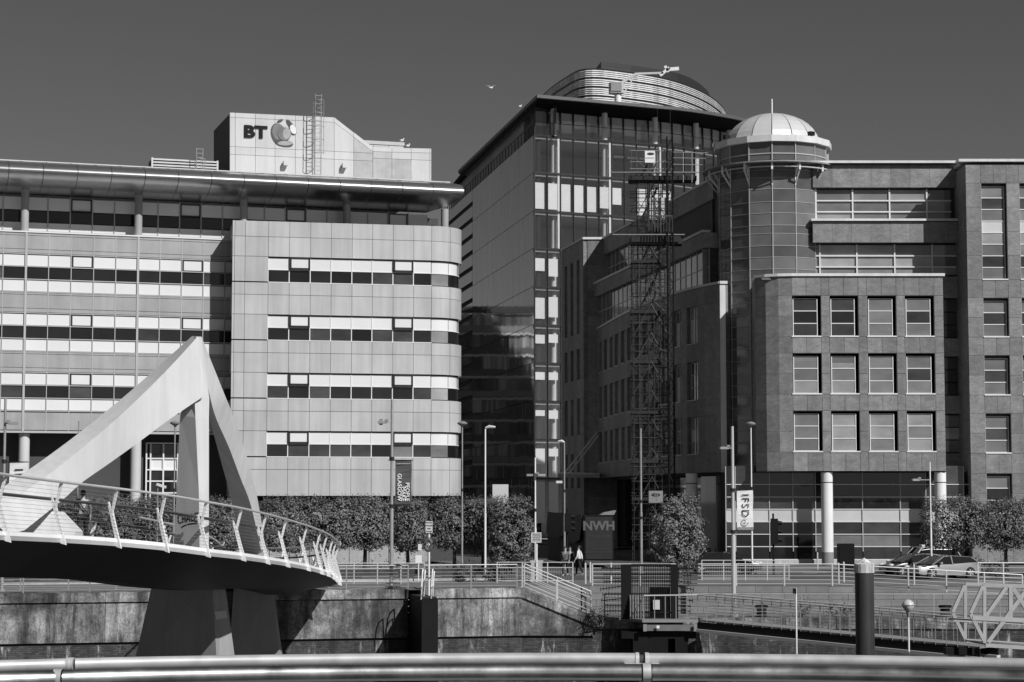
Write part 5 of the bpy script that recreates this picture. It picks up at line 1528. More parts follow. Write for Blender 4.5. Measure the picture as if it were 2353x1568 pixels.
def lamp_head(t, p, Y, y, kind, dx=0):
    z = zat(y, Y)
    if kind == 'dish':
        b = MB(); b.lathe([(.04, z - .25), (.12, z - .14), (.28, z - .05), (.30, z + .02), (.16, z + .10), (.02, z + .13)], (p.x, p.y, 0), 14); b.build('lamp_head', M['paint_mid'], t)
    else:
        b = MB(); s = 1 if dx > 0 else -1
        b.tube([(p.x, p.y, z - .02), (p.x + dx * .4, p.y, z + .06), (p.x + dx, p.y, z + .03)], .09, 8, rs=[.05, .10, .06]); b.build('lamp_head', M['paint_light'], t)
def flood(t, p, Y, y, dx):
    z = zat(y, Y); c = Vector((p.x + dx, p.y - .1, z)); b = MB()
    b.bar((p.x, p.y, z), c, .05, .05); b.box(c + Vector((math.copysign(.12, dx), 0, 0)), (.42, .3, .12), R(8)); b.box(c + Vector((-math.copysign(.1, dx), -.05, .1)), (.16, .2, .1)); b.build('flood_light', M['galv'], t)
def banner(t, Y, x0, x1, y0, y1, m='banner_white', d=.02):
    a, c = at(x0, y1, Y), at(x1, y0, Y); b = MB(); n = 10; rings = []
    for i in range(n + 1):
        z = lerp(a.z, c.z, i / n); o = .035 * math.sin(i * .9)
        rings.append([(a.x, Y + o, z), (c.x + .01 * math.sin(i), Y - o, z), (c.x + .01 * math.sin(i), Y - o + d, z), (a.x, Y + o + d, z)])
    b.loft(rings, smooth=False); o = b.build('banner', M[m], t)
    for z in (a.z, c.z): rod('banner_arm', t, M['frame_black'], (a.x - .35, Y + .0, z), (c.x + .05, Y + .0, z), .025, 6)
    return o, a, c
M['banner_white'] = mat('white_banner', .80, .7, var=.03); M['banner_dark'] = mat('dark_banner', .085, .7, var=.05); M['ink'] = mat('dark_print', .03, .7); M['ink_grey'] = mat('grey_print', .42, .7); M['ink_white'] = mat('white_print', .8, .7)
DOWN, XR = Vector((0, 0, -1)), Vector((1, 0, 0))
t, p, Y = pole('banner_pole', 'tall steel pole with the dark people make glasgow banner', 900, 99.3, 918, .085, .05, bands=(1054, 1163), cat='banner pole')
bo, a, c = banner(t, Y, 908, 946, 1058, 1160, 'banner_dark')
w = c.x - a.x; hh = c.z - a.z
lettering('banner_text', bo, 'PEOPLE\nMAKE\nGLASGOW', M['ink_white'], Vector((a.x + w * .5, Y - .05, a.z + hh * .08)), DOWN, XR, w * .34, .012, .004, 'RIGHT', 1.0, .72)
lettering('banner_text', bo, 'peoplemakeglasgow.com', M['ink_white'], Vector(((a.x + c.x) / 2, Y - .05, c.z - hh * .075)), XR, (0, 0, 1), w * .085, .012)
flood(t, p, Y, 971, -.36)
b = MB(); z = zat(970, Y); b.box((p.x - .55, p.y, z), (.16, .16, .3)); b.build('camera', M['galv'], t)
t, p, Y = pole('banner_pole', 'tall pole at the left edge with a half hidden white banner', 8, 96.5, 915, .08, .05, bands=(1060, 1160), cat='banner pole'); flood(t, p, Y, 973, .3)
bo, a, c = banner(t, Y, 20, 63, 1062, 1168)
lettering('banner_text', bo, 'IFSD', M['ink'], Vector((lerp(a.x, c.x, .52), Y - .05, c.z - (c.z - a.z) * .13)), DOWN, XR, (c.x - a.x) * .72, .012, -.004, 'LEFT', 1.22)
t, p, Y = pole('lamp_post', 'thin pole rising behind the left arm of the fin', 178, 119, 968, .05)
t, p, Y = pole('lamp_post', 'slim lamp post with a dish head framed by the fin', 400, 113, 975, .05, bands=(1126,)); lamp_head(t, p, Y, 972, 'dish')
t, p, Y = pole('lamp_post', 'slim dish lamp post against the rounded corner of the silver office', 1062, 117, 975, .05, bands=(1126,)); lamp_head(t, p, Y, 973, 'dish')
t, p, Y = pole('lamp_post', 'white lamp post with a curved arm before the mirrored dark cladding', 1115, 119, 986, .06, m='paint_white'); lamp_head(t, p, Y, 983, 'arm', .6)
t, p, Y = pole('lamp_post', 'white pole with a bright side floodlight at the street corner', 1230, 112, 1052, .055, m='paint_white', bands=(1172,)); flood(t, p, Y, 1092, .22)
b = MB(); b.box((p.x - .3, p.y, zat(1092, Y)), (.36, .2, .12)); b.build('camera', M['galv'], t)
t, p, Y = pole('lamp_post', 'grey pole with a camera in front of the white canopy', 1297, 128, 1016, .06, bands=(1128,)); lamp_head(t, p, Y, 1016, 'arm', -.4)
b = MB(); b.box((p.x - .35, p.y, zat(1108, Y)), (.4, .18, .15), R(15)); b.build('camera', M['paint_light'], t)
t, p, Y = pole('lamp_post', 'grey pole in front of the scaffold tower', 1473, 122, 985, .075, bands=(1152, 1190))
t, p, Y = pole('banner_pole', 'tall steel pole on the lower promenade with the bright white banner', 1685, 101.0, 980, .095, LOWZ, m='steel', bands=(1126, 1222), cat='banner pole', py=1250)
bo, a, c = banner(t, Y, 1694, 1730, 1126, 1219)
w = c.x - a.x; hh = c.z - a.z; xm = (a.x + c.x) / 2
lettering('banner_text', bo, 'IFSD', M['ink'], Vector((xm, Y - .05, c.z - hh * .09)), DOWN, XR, w * .66, .012, -.004, 'LEFT', 1.2)
b = MB(); cz = c.z - hh * .80
pts = [Vector((xm + w * .2 * math.cos(a_), Y - .05, cz + w * .2 * math.sin(a_))) for a_ in [R(60 + 30 * i) for i in range(11)]]
b.tube(pts, .018, 5); b.build('banner_emblem', M['ink_grey'], bo)
b = MB(); b.box((xm, Y - .05, cz), (w * .2, .012, .025)); b.box((xm, Y - .05, cz + w * .06), (.025, .0115, w * .085)); b.box((xm, Y - .05, cz - w * .06), (.025, .0115, w * .085)); b.build('banner_emblem', M['ink_grey'], bo)
b = MB(); b.box((xm, Y - .06, a.z + hh * .045), (w * .98, .012, hh * .08)); b.build('banner_strip', M['paint_mid'], bo)
lettering('banner_text', bo, 'INTERNATIONAL FINANCIAL\nSERVICES DISTRICT', M['ink_white'], Vector((xm, Y - .075, a.z + hh * .045)), XR, (0, 0, 1), w * .07, .008)
flood(t, p, Y, 1030, -.32)
t, p, Y = pole('lamp_post', 'slim white dish lamp post right of the bright banner', 1727, 121, 977, .05, m='paint_white', bands=(1122,)); lamp_head(t, p, Y, 974, 'dish')
t, p, Y = pole('lamp_post', 'white floodlight pole standing in the hedge at the right', 2138, 116, 1062, .05, m='paint_white'); flood(t, p, Y, 1103, -.75)
def signpost(label, px, Y, x0, x1, y0, y1, m, lines, ink, r=.045, z0=0.0, size=.16, framed=False):
    p = plan(px, Y, 1250); t = thing('signpost', label, 'sign', (p.x, p.y, z0))
    a, c = at(x0, y1, Y - .08), at(x1, y0, Y - .08)
    rod('post', t, M['paint_white'], (p.x, p.y, z0), (p.x, p.y, c.z - .05), r, 8)
    b = MB(); b.box(((a.x + c.x) / 2, Y - .08, (a.z + c.z) / 2), (c.x - a.x, .03, c.z - a.z)); bd = b.build('board', M[m], t)
    if framed:
        b = MB(); w, h = c.x - a.x, c.z - a.z; q = Vector(((a.x + c.x) / 2, Y - .1, (a.z + c.z) / 2))
        for s_ in (-1, 1): b.box(q + Vector((0, 0, s_ * h / 2)), (w + .04, .03, .04)); b.box(q + Vector((s_ * w / 2, 0, 0)), (.04, .03, h - .05))
        b.build('frame', M['paint_white'], t)
    n = len(lines)
    for i, s in enumerate(lines):
        lettering('board_text', bd, s, M[ink], Vector(((a.x + c.x) / 2, Y - .11, lerp(c.z, a.z, (i + .5) / n))), XR, (0, 0, 1), size, .008)
    return t, p
signpost('white notice on a thin post with a lifebelt, in front of the trees', 986, 97.2, 978, 994, 1198, 1225, 'paint_light', ['NOTICE', 'DANGER', 'DEEP', 'WATER'], 'ink', size=.085, z0=-4.8)
lbp = at(984, 1252, 96.9)
lb = thing('lifebelt', 'grey lifebelt housing hanging on the notice post', 'lifebelt', lbp)
b = MB(); b.tube([lbp + Vector((.15 * math.sin(R(a)), -.05, .26 * math.cos(R(a)))) for a in range(0, 361, 24)], .10, 8); b.build('ring', mat('lifebelt_grey', .09, .6), lb)
b = MB(); b.box(lbp + Vector((-.42, 0, -.12)), (.18, .12, .3), R(20)); b.build('bracket', M['paint_light'], lb)
t, p = signpost('small framed dark street sign on a white post at the corner', 1233, 108.5, 1222, 1243, 1225, 1246, 'paint_mid', ['CLYDE', 'WALKWAY', 'LOOK BOTH', 'WAYS'], 'ink_white', r=.05, size=.08, framed=True)
b = MB(); b.box((p.x, p.y + .3, .55), (.62, .5, 1.1)); b.box((p.x, p.y + .3, 1.13), (.72, .6, .06)); tag(b.build('bollard', M['concrete_pale']), 'pale square concrete pillar under the corner sign', 'pillar')
bx = at(1150, 1130, 133); b = MB(); b.box((bx.x, bx.y, 4.6), (1.05, .4, 1.7)); b.box((bx.x, bx.y, 1.9), (.15, .15, 3.8)); tag(b.build('street_sign_board', M['paint_light']), 'blank pale board showing above the trees in front of the mirrored cladding', 'board')
def traffic_light(label, px, Y, y0, y1, side):
    p = plan(px, Y, 1240); t = thing('traffic_light', label, 'traffic light', (p.x, p.y, 0), 'traffic lights'); za, zb_ = zat(y1, Y), zat(y0, Y)
    rod('post', t, M['paint_black'], (p.x, p.y, 0), (p.x, p.y, zb_ + .3), .06, 10)
    b = MB(); b.box((p.x + .05, p.y - .12, (za + zb_) / 2), (.42, .22, zb_ - za)); hd = b.build('signal_head', M['paint_black'], t)
    for k in range(3):
        z = lerp(za, zb_, (k + .5) / 3); b = MB(); b.cyl((p.x + side * .26, p.y - .1, z), (p.x + side * .5, p.y - .1, z - .04), .13, .12, 10); b.build('hood', M['paint_black'], hd)
traffic_light('black traffic light facing right, beside the bright banner', 1777, 119, 1192, 1250, 1)
traffic_light('black traffic light at the mouth of the dark side street', 1303, 126, 1180, 1222, 1)
# guard rails and bollards
def guard(label, x0, x1, Y, y0=1272, bars=True):
    a, c = on_ground(x0, Y), on_ground(x1, Y); t = thing('guard_rail', label, 'railing', a, 'pedestrian guard rails'); h = 1.1; L_ = (c - a).length; n = max(2, int(L_ / 1.1))
    for i in range(n + 1): q = a.lerp(c, i / n); rod('post', t, M['paint_light'], q, q + Vector((0, 0, h)), .03, 6)
    for z in (h, .82, .12): rod('rail', t, M['paint_light'], a + Vector((0, 0, z)), c + Vector((0, 0, z)), .022, 6)
    if bars:
        for i in range(int(L_ / .13)): q = a + (c - a) * ((i + .5) * .13 / L_); rod('bar', t, M['galv'], q + Vector((0, 0, .12)), q + Vector((0, 0, .82)), .009, 4)
guard('barred guard rail between the bushy tree and the corner pillar', 1142, 1316, 107.5)
guard('plain guard rail below the trees left of the notice post', 760, 975, 106, bars=False)
guard('barred guard rail in front of the black car', 1612, 1812, 111)
for px, Y, lab in ((1345, 106.5, 'thin white bollard left of the gate, nearer the side street'), (1356, 108, 'thin white bollard right of its twin near the gate'), (1878, 128, 'thin white bollard left of the big white column'), (1926, 107, 'slim steel bollard right of the big white column'), (1938, 108.5, 'slim steel bollard beside the black litter cabinet'), (2099, 104.8, 'slim bright bollard in front of the black car at right'), (1404, 107, 'short pale bollard between the gate and the truck')):
    q = on_ground(px, Y); b = MB(); b.cyl(q, q + Vector((0, 0, 1.05)), .05, n=8); b.ball(q + Vector((0, 0, 1.05)), .05, 8, 5); tag(b.build('bollard', M['paint_light']), lab, 'bollard', 'bollards along the street')
q = on_ground(1943, 126); cab = thing('cabinet', 'black street cabinet right of the white column', 'cabinet', q)
b = MB(); b.box(q + Vector((0, 0, .85)), (1.0, .6, 1.7)); b.build('casing', M['paint_black'], cab); b = MB(); b.box(q + Vector((0, -.31, .8)), (.85, .02, 1.4)); b.build('door', M['paint_black'], cab)

# ================================================================ cars
def car(label, loc, heading, paint, kind='saloon', Lc=4.5):
    t = thing('parked_car', label, 'car', (0, 0, 0), 'cars parked along the street'); H_ = {'saloon': 1.28, 'hatch': 1.27, 'taxi': 1.52}[kind]; wd = .88; hl = Lc / 2
    belt = .83 if kind != 'taxi' else .94
    # length runs along +x, nose at +x
    st = [(-hl, .70, .38, .78 if kind != 'hatch' else .9), (-hl + .12, .82, .26, .84 if kind != 'hatch' else .9), (-hl * .62, wd, .22, belt + .05), (-hl * .2, wd, .2, belt), (hl * .25, wd, .2, belt - .02), (hl * .5, wd, .22, belt - .06), (hl - .35, .84, .24, belt - .2), (hl - .06, .72, .28, .64), (hl, .6, .36, .52)]
    b = MB(); b.loft([[(x, -w, zl), (x, -w * 1.0, lerp(zl, zh, .55)), (x, -w * .9, zh), (x, 0, zh + .04), (x, w * .9, zh), (x, w, lerp(zl, zh, .55)), (x, w, zl), (x, 0, zl - .02)] for x, w, zl, zh in st], smooth=True); body = b.build('body', M[paint], t)
    if kind == 'saloon': gh = [(-hl * .78, .66, belt, belt + .04), (-hl * .42, .66, belt, H_ - .06), (-.05, .66, belt, H_), (hl * .18, .66, belt, H_ - .08), (hl * .5, .66, belt - .05, belt)]
    elif kind == 'hatch': gh = [(-hl * .95, .66, belt, belt + .05), (-hl * .7, .66, belt, H_ - .08), (-.2, .66, belt, H_), (hl * .2, .66, belt, H_ - .06), (hl * .58, .66, belt - .05, belt - .02)]
    else: gh = [(-hl * .9, .68, belt, belt + .2), (-hl * .75, .68, belt, H_ - .04), (0, .68, belt, H_), (hl * .2, .68, belt, H_ - .06), (hl * .42, .7, belt - .05, belt)]
    b = MB(); b.loft([[(x, -.80, zb_ - .03), (x, -w, zt_), (x, 0, zt_ + .03), (x, w, zt_), (x, .80, zb_ - .03)] for x, w, zb_, zt_ in gh], smooth=False); b.build('window_glass', M['car_glass'], t)
    b = MB(); g = gh[1:4]; b.loft([[(x, -w - .035, zt_ - .13), (x, -w + .03, zt_ + .012), (x, 0, zt_ + .045), (x, w - .03, zt_ + .012), (x, w + .035, zt_ - .13)] for x, w, zb_, zt_ in g], smooth=True); b.build('roof', M[paint], t)
    for s in (-1, 1):
        for (x0, w0, zb0, zt0), (x1, w1, zb1, zt1) in ((gh[3], gh[4]), (gh[1], gh[0])):
            b = MB(); b.bar((x0, s * w0, zt0), (x1, s * .80, zb1), .07, .05); b.build('pillar', M[paint], t)
        b = MB(); b.bar((-.1, s * .675, H_ - .02), (-.12, s * .815, belt - .02), .08, .05); b.build('pillar', M[paint], t)
        b = MB(); b.box((hl * .36, s * .95, belt + .05), (.14, .2, .13)); b.build('mirror', M[paint], t)
        for x in (-hl * .6, hl * .62):
            b = MB(); b.cyl((x, s * .66, .32), (x, s * .9, .32), .32, n=20); wh = b.build('wheel', M['tyre'], t)
            b = MB(); b.cyl((x, s * .905, .32), (x, s * .885, .32), .21, n=16)
            rim = b.build('hub', M['joint'], wh)
            for k in range(5):
                a = k * 1.2566; b = MB(); b.bar((x, s * .915, .32), (x + .2 * math.cos(a), s * .915, .32 + .2 * math.sin(a)), .05, .02, up=(0, 1, 0)); b.build('spoke', M['steel'], wh)
        b = MB(); b.ball((hl - .18, s * .6, .64), .16, 8, 6, (1.1, .9, .6)); b.build('headlight', M['paint_light'], t)
        b = MB(); b.box((-hl + .06, s * .62, .82), (.1, .25, .16)); b.build('tail_light', M['paint_mid'], t)
    b = MB(); b.box((hl - .02, 0, .38), (.06, .5, .11)); b.build('number_plate', M['paint_white'], t)
    if kind == 'taxi':
        b = MB(); b.box((.15, 0, H_ + .09), (.2, .45, .12)); b.build('roof_sign', M['paint_light'], t)
    t.matrix_basis = Matrix.Translation(loc) @ Matrix.Rotation(heading, 4, 'Z'); W[t] = t.matrix_basis
    return t
car('black saloon car half behind the young tree, facing right', on_ground(1660, 121.5), 0.02, 'car_black', 'saloon', 4.7)
car('white taxi parked behind the black hatchback at the right', on_ground(2124, 124.5), math.pi + .18, 'car_white', 'taxi', 4.6)
car('black hatchback parked facing left between the taxi and the silver car', on_ground(2102, 118), math.pi + .3, 'car_black', 'hatch', 4.1)
car('silver car parked facing left under the clipped trees', on_ground(2164, 114.2), math.pi + .42, 'car_silver', 'hatch', 4.3)
# ================================================================ people
def skinned(name, joints, edges, m, parent, sub=1):
    """a body grown from a skeleton: joints {name: (point, radius)}"""
    ids = list(joints); me = bpy.data.meshes.new(name)
    me.from_pydata([joints[k][0] for k in ids], [(ids.index(a), ids.index(c)) for a, c in edges], [])
    o = bpy.data.objects.new(name, me); COL.objects.link(o)
    md = o.modifiers.new('skin', 'SKIN'); md.use_smooth_shade = True
    if not me.skin_vertices: me.attributes.new
    sv = me.skin_vertices[0].data if len(me.skin_vertices) else None
    if sv:
        for i, k in enumerate(ids):
            r = joints[k][1]; r = r if isinstance(r, tuple) else (r, r); sv[i].radius = r; sv[i].use_root = (i == 0)
    s2 = o.modifiers.new('sub', 'SUBSURF'); s2.levels = sub; s2.render_levels = sub
    dg = bpy.context.evaluated_depsgraph_get()
    new = bpy.data.meshes.new_from_object(o.evaluated_get(dg)); new.materials.clear(); new.materials.append(m)
    bpy.data.objects.remove(o); 
    for p_ in new.polygons: p_.use_smooth = True
    return _link(bpy.data.objects.new(name, new), parent, Matrix.Identity(4))
def person(label, loc, heading, top, legs, hair='hair', stride=.25, arm=.15, bag=False, grp=None, h=1.75):
    t = thing('person', label, 'person', (0, 0, 0), grp); k = h / 1.75
    V = lambda x, y, z: (x * k, y * k, z * k)
    J = {'pelvis': (V(0, 0, .95), (.15, .11)), 'waist': (V(0, -.01, 1.1), (.13, .10)), 'chest': (V(0, .02, 1.32), (.17, .12)), 'neck': (V(0, .02, 1.49), .06), 'jaw': (V(0, .05, 1.56), (.068, .075)), 'head': (V(0, .03, 1.66), (.082, .098)), 'crown': (V(0, .02, 1.72), (.06, .07))}
    Ed = [('pelvis', 'waist'), ('waist', 'chest'), ('chest', 'neck'), ('neck', 'jaw'), ('jaw', 'head'), ('head', 'crown')]
    for s, n in ((-1, 'l'), (1, 'r')):
        st = stride * s; ar = -arm * s
        J.update({n + 'hip': (V(.1 * s, 0, .9), .095), n + 'knee': (V(.1 * s, st * .55 + .04, .5), .065), n + 'ankle': (V(.1 * s, st - .03, .09 + (.06 if st < 0 else 0)), .042), n + 'toe': (V(.11 * s, st + .16, .035 + (.02 if st < 0 else 0)), .035),
                  n + 'sho': (V(.2 * s, .01, 1.42), .062), n + 'elb': (V(.26 * s, ar * .4 - .02, 1.14), .044), n + 'wri': (V(.25 * s, ar + .06, .90), .03), n + 'palm': (V(.25 * s, ar + .09, .83), (.022, .04)), n + 'f1': (V(.245 * s, ar + .10, .75), .012), n + 'f2': (V(.25 * s, ar + .12, .75), .012), n + 'th': (V(.235 * s, ar + .14, .81), .012)})
        Ed += [('pelvis', n + 'hip'), (n + 'hip', n + 'knee'), (n + 'knee', n + 'ankle'), (n + 'ankle', n + 'toe'), ('chest', n + 'sho'), (n + 'sho', n + 'elb'), (n + 'elb', n + 'wri'), (n + 'wri', n + 'palm'), (n + 'palm', n + 'f1'), (n + 'palm', n + 'f2'), (n + 'palm', n + 'th')]
    skinned('body', J, Ed, M['skin'], t)
    G = lambda n, f=1.18: (J[n][0], tuple(v * f for v in (J[n][1] if isinstance(J[n][1], tuple) else (J[n][1], J[n][1]))))
    A_ = {n: G(n) for n in ('waist', 'chest', 'lsho', 'rsho', 'lelb', 'relb')}; A_['hem'] = (V(0, 0, .93), (.175, .135)); A_['collar'] = (V(0, .02, 1.46), (.085, .08))
    for n in 'lr':
        A_[n + 'cuff'] = (tuple(Vector(J[n + 'elb'][0]).lerp(Vector(J[n + 'wri'][0]), .85)), .042)
    skinned('shirt', A_, [('waist', 'hem'), ('waist', 'chest'), ('chest', 'collar'), ('chest', 'lsho'), ('chest', 'rsho'), ('lsho', 'lelb'), ('rsho', 'relb'), ('lelb', 'lcuff'), ('relb', 'rcuff')], M[top], t)
    T_ = {n: G(n, 1.25) for n in ('pelvis', 'lhip', 'rhip', 'lknee', 'rknee', 'lankle', 'rankle')}
    skinned('trousers', T_, [('pelvis', 'lhip'), ('pelvis', 'rhip'), ('lhip', 'lknee'), ('rhip', 'rknee'), ('lknee', 'lankle'), ('rknee', 'rankle')], M[legs], t)
    b = MB(); b.ball(V(0, .005, 1.675), .105 * k, 12, 8, (.86, 1.0, .95)); b.build('hair', M[hair], t)
    b = MB(); b.ball(V(0, .125, 1.63), .018 * k, 6, 5, (.8, 1.2, 1.2))
    b.build('nose', M['skin'], t)
    for s in (-1, 1):
        b = MB(); b.ball(V(.033 * s, .115, 1.665), .012 * k, 6, 5); b.build('eye', M['paint_black'], t)
        b = MB(); b.ball(V(.086 * s, .02, 1.64), .026 * k, 6, 5, (.4, .8, 1.2)); b.build('ear', M['skin'], t)
    b = MB(); b.box(V(0, .118, 1.585), (.045 * k, .012, .01)); b.build('mouth', M['cloth_mid'], t)
    if bag:
        b = MB(); b.tube([V(-.19, .1, 1.45), V(-.16, -.13, 1.46), V(.0, -.17, 1.2), V(.17, -.14, .98), V(.22, .02, .92)], .024, 6); b.build('strap', M['cloth_dark'], t)
    t.matrix_basis = Matrix.Translation(loc) @ Matrix.Rotation(heading, 4, 'Z'); W[t] = t.matrix_basis
    return t
mi = min(range(NE), key=lambda i: abs(E[i].y - 58 * BS)); mp = sec(mi, -4.1, FZ - .03)
mx = at(190, 1200, mp.y).x; mp.x = mx
person('man in grey shirt and dark trousers walking away over the footbridge', mp, R(8), 'cloth_mid', 'cloth_dark', bag=True, h=1.78)
person('pedestrian in a white top crossing at the dark street corner', on_ground(1331, 117.5), R(70), 'cloth_white', 'cloth_dark', grp='pedestrians at the corner')
person('pedestrian in grey beside the traffic light, left of the white top', on_ground(1299, 117), R(170), 'cloth_mid', 'cloth_dark', grp='pedestrians at the corner', h=1.7)
person('pedestrian all in dark clothes behind the guard rail end', on_ground(1309, 118), R(200), 'cloth_dark', 'cloth_mid', grp='pedestrians at the corner', h=1.68)

# ================================================================ scaffold tower on the stone office
sc = thing('scaffold_tower', 'tall tube scaffold with a hoist mast and boarded decks against the shaded street wall', 'scaffold', (10, 146, 0))
SX0, SX1, SY0, SY1 = 8.75, 11.35, 144.0, 145.9
zsc = lambda y: zat(y, 144.0)
ztop_ = zsc(385)
xs_ = [SX0, SX0 + .45, lerp(SX0, SX1, .42), lerp(SX0, SX1, .58), lerp(SX0, SX1, .78), SX1]
for x in xs_:
    for y in (SY0, SY1): rod('standard', sc, M['scaf'], (x, y, 0), (x, y, ztop_ - (.6 if x > SX0 + .3 else 5)), .032, 6)
z = 1.6; k = 0
while z < ztop_ - .5:
    for y in (SY0, SY1):
        rod('ledger', sc, M['scaf'], (SX0 - .15, y, z), (SX1 + .15, y, z), .028, 6); rod('ledger', sc, M['scaf'], (SX0 - .15, y, z + .48), (SX1 + .15, y, z + .48), .02, 6)
    for x in xs_[::2]: rod('transom', sc, M['scaf'], (x, SY0 - .2, z + .04), (x, SY1 + .2, z + .04), .025, 6)
    if k % 2 == 0:
        rod('brace', sc, M['scaf'], (SX0, SY0 - .05, z), (SX0 + 1.3, SY0 - .05, z + 2.4), .028, 6); rod('brace', sc, M['scaf'], (SX1, SY0 - .05, z), (SX0 + 1.3, SY0 - .05, z + 2.4), .028, 6)
    rod('ladder', sc, M['scaf'], (SX0 + 1.2, SY0 + .6, z), (SX0 + 1.75, SY0 + .6, z + 1.3), .05, 6)
    rod('ledger', sc, M['scaf'], (SX0 - .15, SY0 + .9, z + .2), (SX1 + .15, SY0 + .9, z + .2), .022, 6)
    if k % 3 == 1:
        rod('brace', sc, M['scaf'], (SX1 - .2, SY1, z), (SX0 + .2, SY1, z + 2.0), .026, 6); rod('stair', sc, M['scaf_board'], (SX0 + .5, SY0 + .4, z), (SX1 - .8, SY0 + .4, z + 2.6), .07, 6)
    z += 1.04; k += 1
for y in (604, 720, 835, 951, 1064, 1150):
    for q in range(3):
        b = MB(); b.box(((SX0 + SX1) / 2 - .3, SY0 + .35 + q * .5, zsc(y)), (SX1 - SX0 - .3, .44, .06)); b.build('platform_board', M['scaf_board'], sc)
    b = MB(); b.box(((SX0 + SX1) / 2 - .3, SY0 - .05, zsc(y) + .1), (SX1 - SX0 - .3, .04, .22)); b.build('toe_board', M['scaf_board'], sc)
def deck(x0, x1, y, hgt=.55):
    a, c = at(x0, y, 143.4), at(x1, y, 143.4)
    b = MB(); b.box(((a.x + c.x) / 2, 144.6, a.z), (c.x - a.x, 1.6, hgt)); b.build('deck', M['scaf_board'], sc)
    rod('deck_tube', sc, M['galv'], (a.x - 1.4, 143.3, a.z + .32), (c.x + .1, 143.3, a.z + .32), .04, 6)
deck(1447, 1602, 407, .32); deck(1452, 1570, 550, .55)
for x in (1450, 1462, 1490, 1515): rod('guard_post', sc, M['scaf'], at(x, 402, 143.4), at(x, 345, 143.4), .03, 6)
for y in (346, 372, 388): rod('guard_tube', sc, M['galv'], at(1447, y, 143.4), at(1545, y + 1, 143.4), .028, 6)
for y in (350, 363, 378): rod('guard_tube', sc, M['galv'], at(1545, y, 143.4), at(1640, y + 2, 143.4), .03, 6)
for x in (1570, 1590, 1638): rod('guard_post', sc, M['galv'], at(x, 420, 143.4), at(x, 330 if x > 1600 else 350, 143.4), .03, 6)
# hoist mast: square lattice
mx0, mx1 = at(1535, 700, 143.2).x, at(1548, 700, 143.2).x
zt2 = zsc(318)
for x in (mx0, mx1):
    for y in (143.2, 143.6): rod('mast_leg', sc, M['paint_black'], (x, y, 0), (x, y, zt2), .042, 6)
n = int(zt2 / .9)
for i in range(n):
    z0, z1 = zt2 * i / n, zt2 * (i + 1) / n
    rod('mast_lacing', sc, M['paint_black'], (mx0 if i % 2 else mx1, 143.2, z0), (mx1 if i % 2 else mx0, 143.2, z1), .032, 5); rod('mast_tie', sc, M['paint_black'], (mx0, 143.2, z0), (mx1, 143.2, z0), .03, 5)
# hoist cage
ca, cb = at(1491, 530, 143.3), at(1545, 497, 143.3)
for i in range(9):
    x = lerp(ca.x, cb.x, i / 8); rod('cage_bar', sc, M['scaf'], (x, 143.2, ca.z - .1), (x, 143.2, cb.z), .03, 5, True)
rod('cage_rail', sc, M['scaf'], (ca.x, 143.2, cb.z), (cb.x, 143.2, cb.z), .05, 5, True)
ba, bc = at(1493, 505, 144.2), at(1532, 455, 144.2)
b = MB(); b.box(((ba.x + bc.x) / 2, 144.3, (ba.z + bc.z) / 2), (bc.x - ba.x, .3, bc.z - ba.z)); b.build('sheeting', M['paint_light'], sc)
sa2, sc2 = at(1482, 374, 143.3), at(1505, 347, 143.3)
b = MB(); b.box(((sa2.x + sc2.x) / 2, 143.32, (sa2.z + sc2.z) / 2), (sc2.x - sa2.x, .04, sc2.z - sa2.z)); sg = b.build('sign_panel', M['paint_white'], sc)
b = MB(); b.ball(((sa2.x + sc2.x) / 2 + .05, 143.29, sc2.z - .22), 1, 14, 6, (.27, .012, .1)); b.build('sign_emblem', M['ink'], sg)
lettering('sign_text', sg, 'SCAFFOLD', M['ink_grey'], Vector(((sa2.x + sc2.x) / 2, 143.28, sc2.z - .52)), XR, (0, 0, 1), .13, .01)
sa3 = at(1507, 1142, 143.0)
b = MB(); b.box(sa3, (1.0, .04, .85)); sg2 = b.build('sign_panel', M['paint_mid'], sc)
b = MB(); b.ball(sa3 + Vector((0, -.03, .14)), 1, 14, 6, (.33, .012, .13)); b.build('sign_emblem', M['ink'], sg2)
# ================================================================ works truck and hoarding in the side street
tp = Vector((plan(1376, 131, 1200).x, 131, 0))
tr = thing('works_container', 'dark works container with large pale letters parked in the side street', 'container', tp)
b = MB(); b.box(tp + Vector((0, 2.5, 1.95)), (1.95, 5, 2.9)); b.build('body', M['paint_black'], tr)
b = MB(); b.box(tp + Vector((0, -.03, 1.95)), (1.75, .05, 2.75)); pn = b.build('end_panel', mat('container_panel', .022, .5, var=.2), tr)
lettering('panel_text', pn, 'NWH', mat('worn_lettering', .11, .6), tp + Vector((0, -.07, 2.72)), XR, (0, 0, 1), .82, .01, .03)
lettering('panel_text', pn, '0131 663 0508', mat('faint_lettering', .05, .6), tp + Vector((0, -.07, 2.05)), XR, (0, 0, 1), .23, .01, .004)
lettering('panel_text', pn, 'THE WASTE\nMANAGEMENT SOLUTION', bpy.data.materials['faint_lettering'], tp + Vector((0, -.07, 1.12)), XR, (0, 0, 1), .15, .01, .003, line=1.3)
b = MB(); b.prism([tp + Vector((.1, .2, 3.45)), tp + Vector((1.0, .2, 3.45)), tp + Vector((1.15, .2, 3.75)), tp + Vector((.35, .2, 3.6))], (0, 2, 0)); b.build('lid', M['paint_mid'], tr)
ho = thing('hoarding', 'dark ribbed site hoarding with netting along the side street', 'fence', (4.5, 132, 0))
HF = Fac(plan(1258, 146, 1200), plan(1340, 131.5, 1200))
nh = 16
for i in range(nh): HF.box('ribbed_sheet', ho, M['paint_black'], HF.len * i / nh, HF.len * (i + 1) / nh - .06, .1, 2.5, -.06 - .05 * (i % 2), 0)
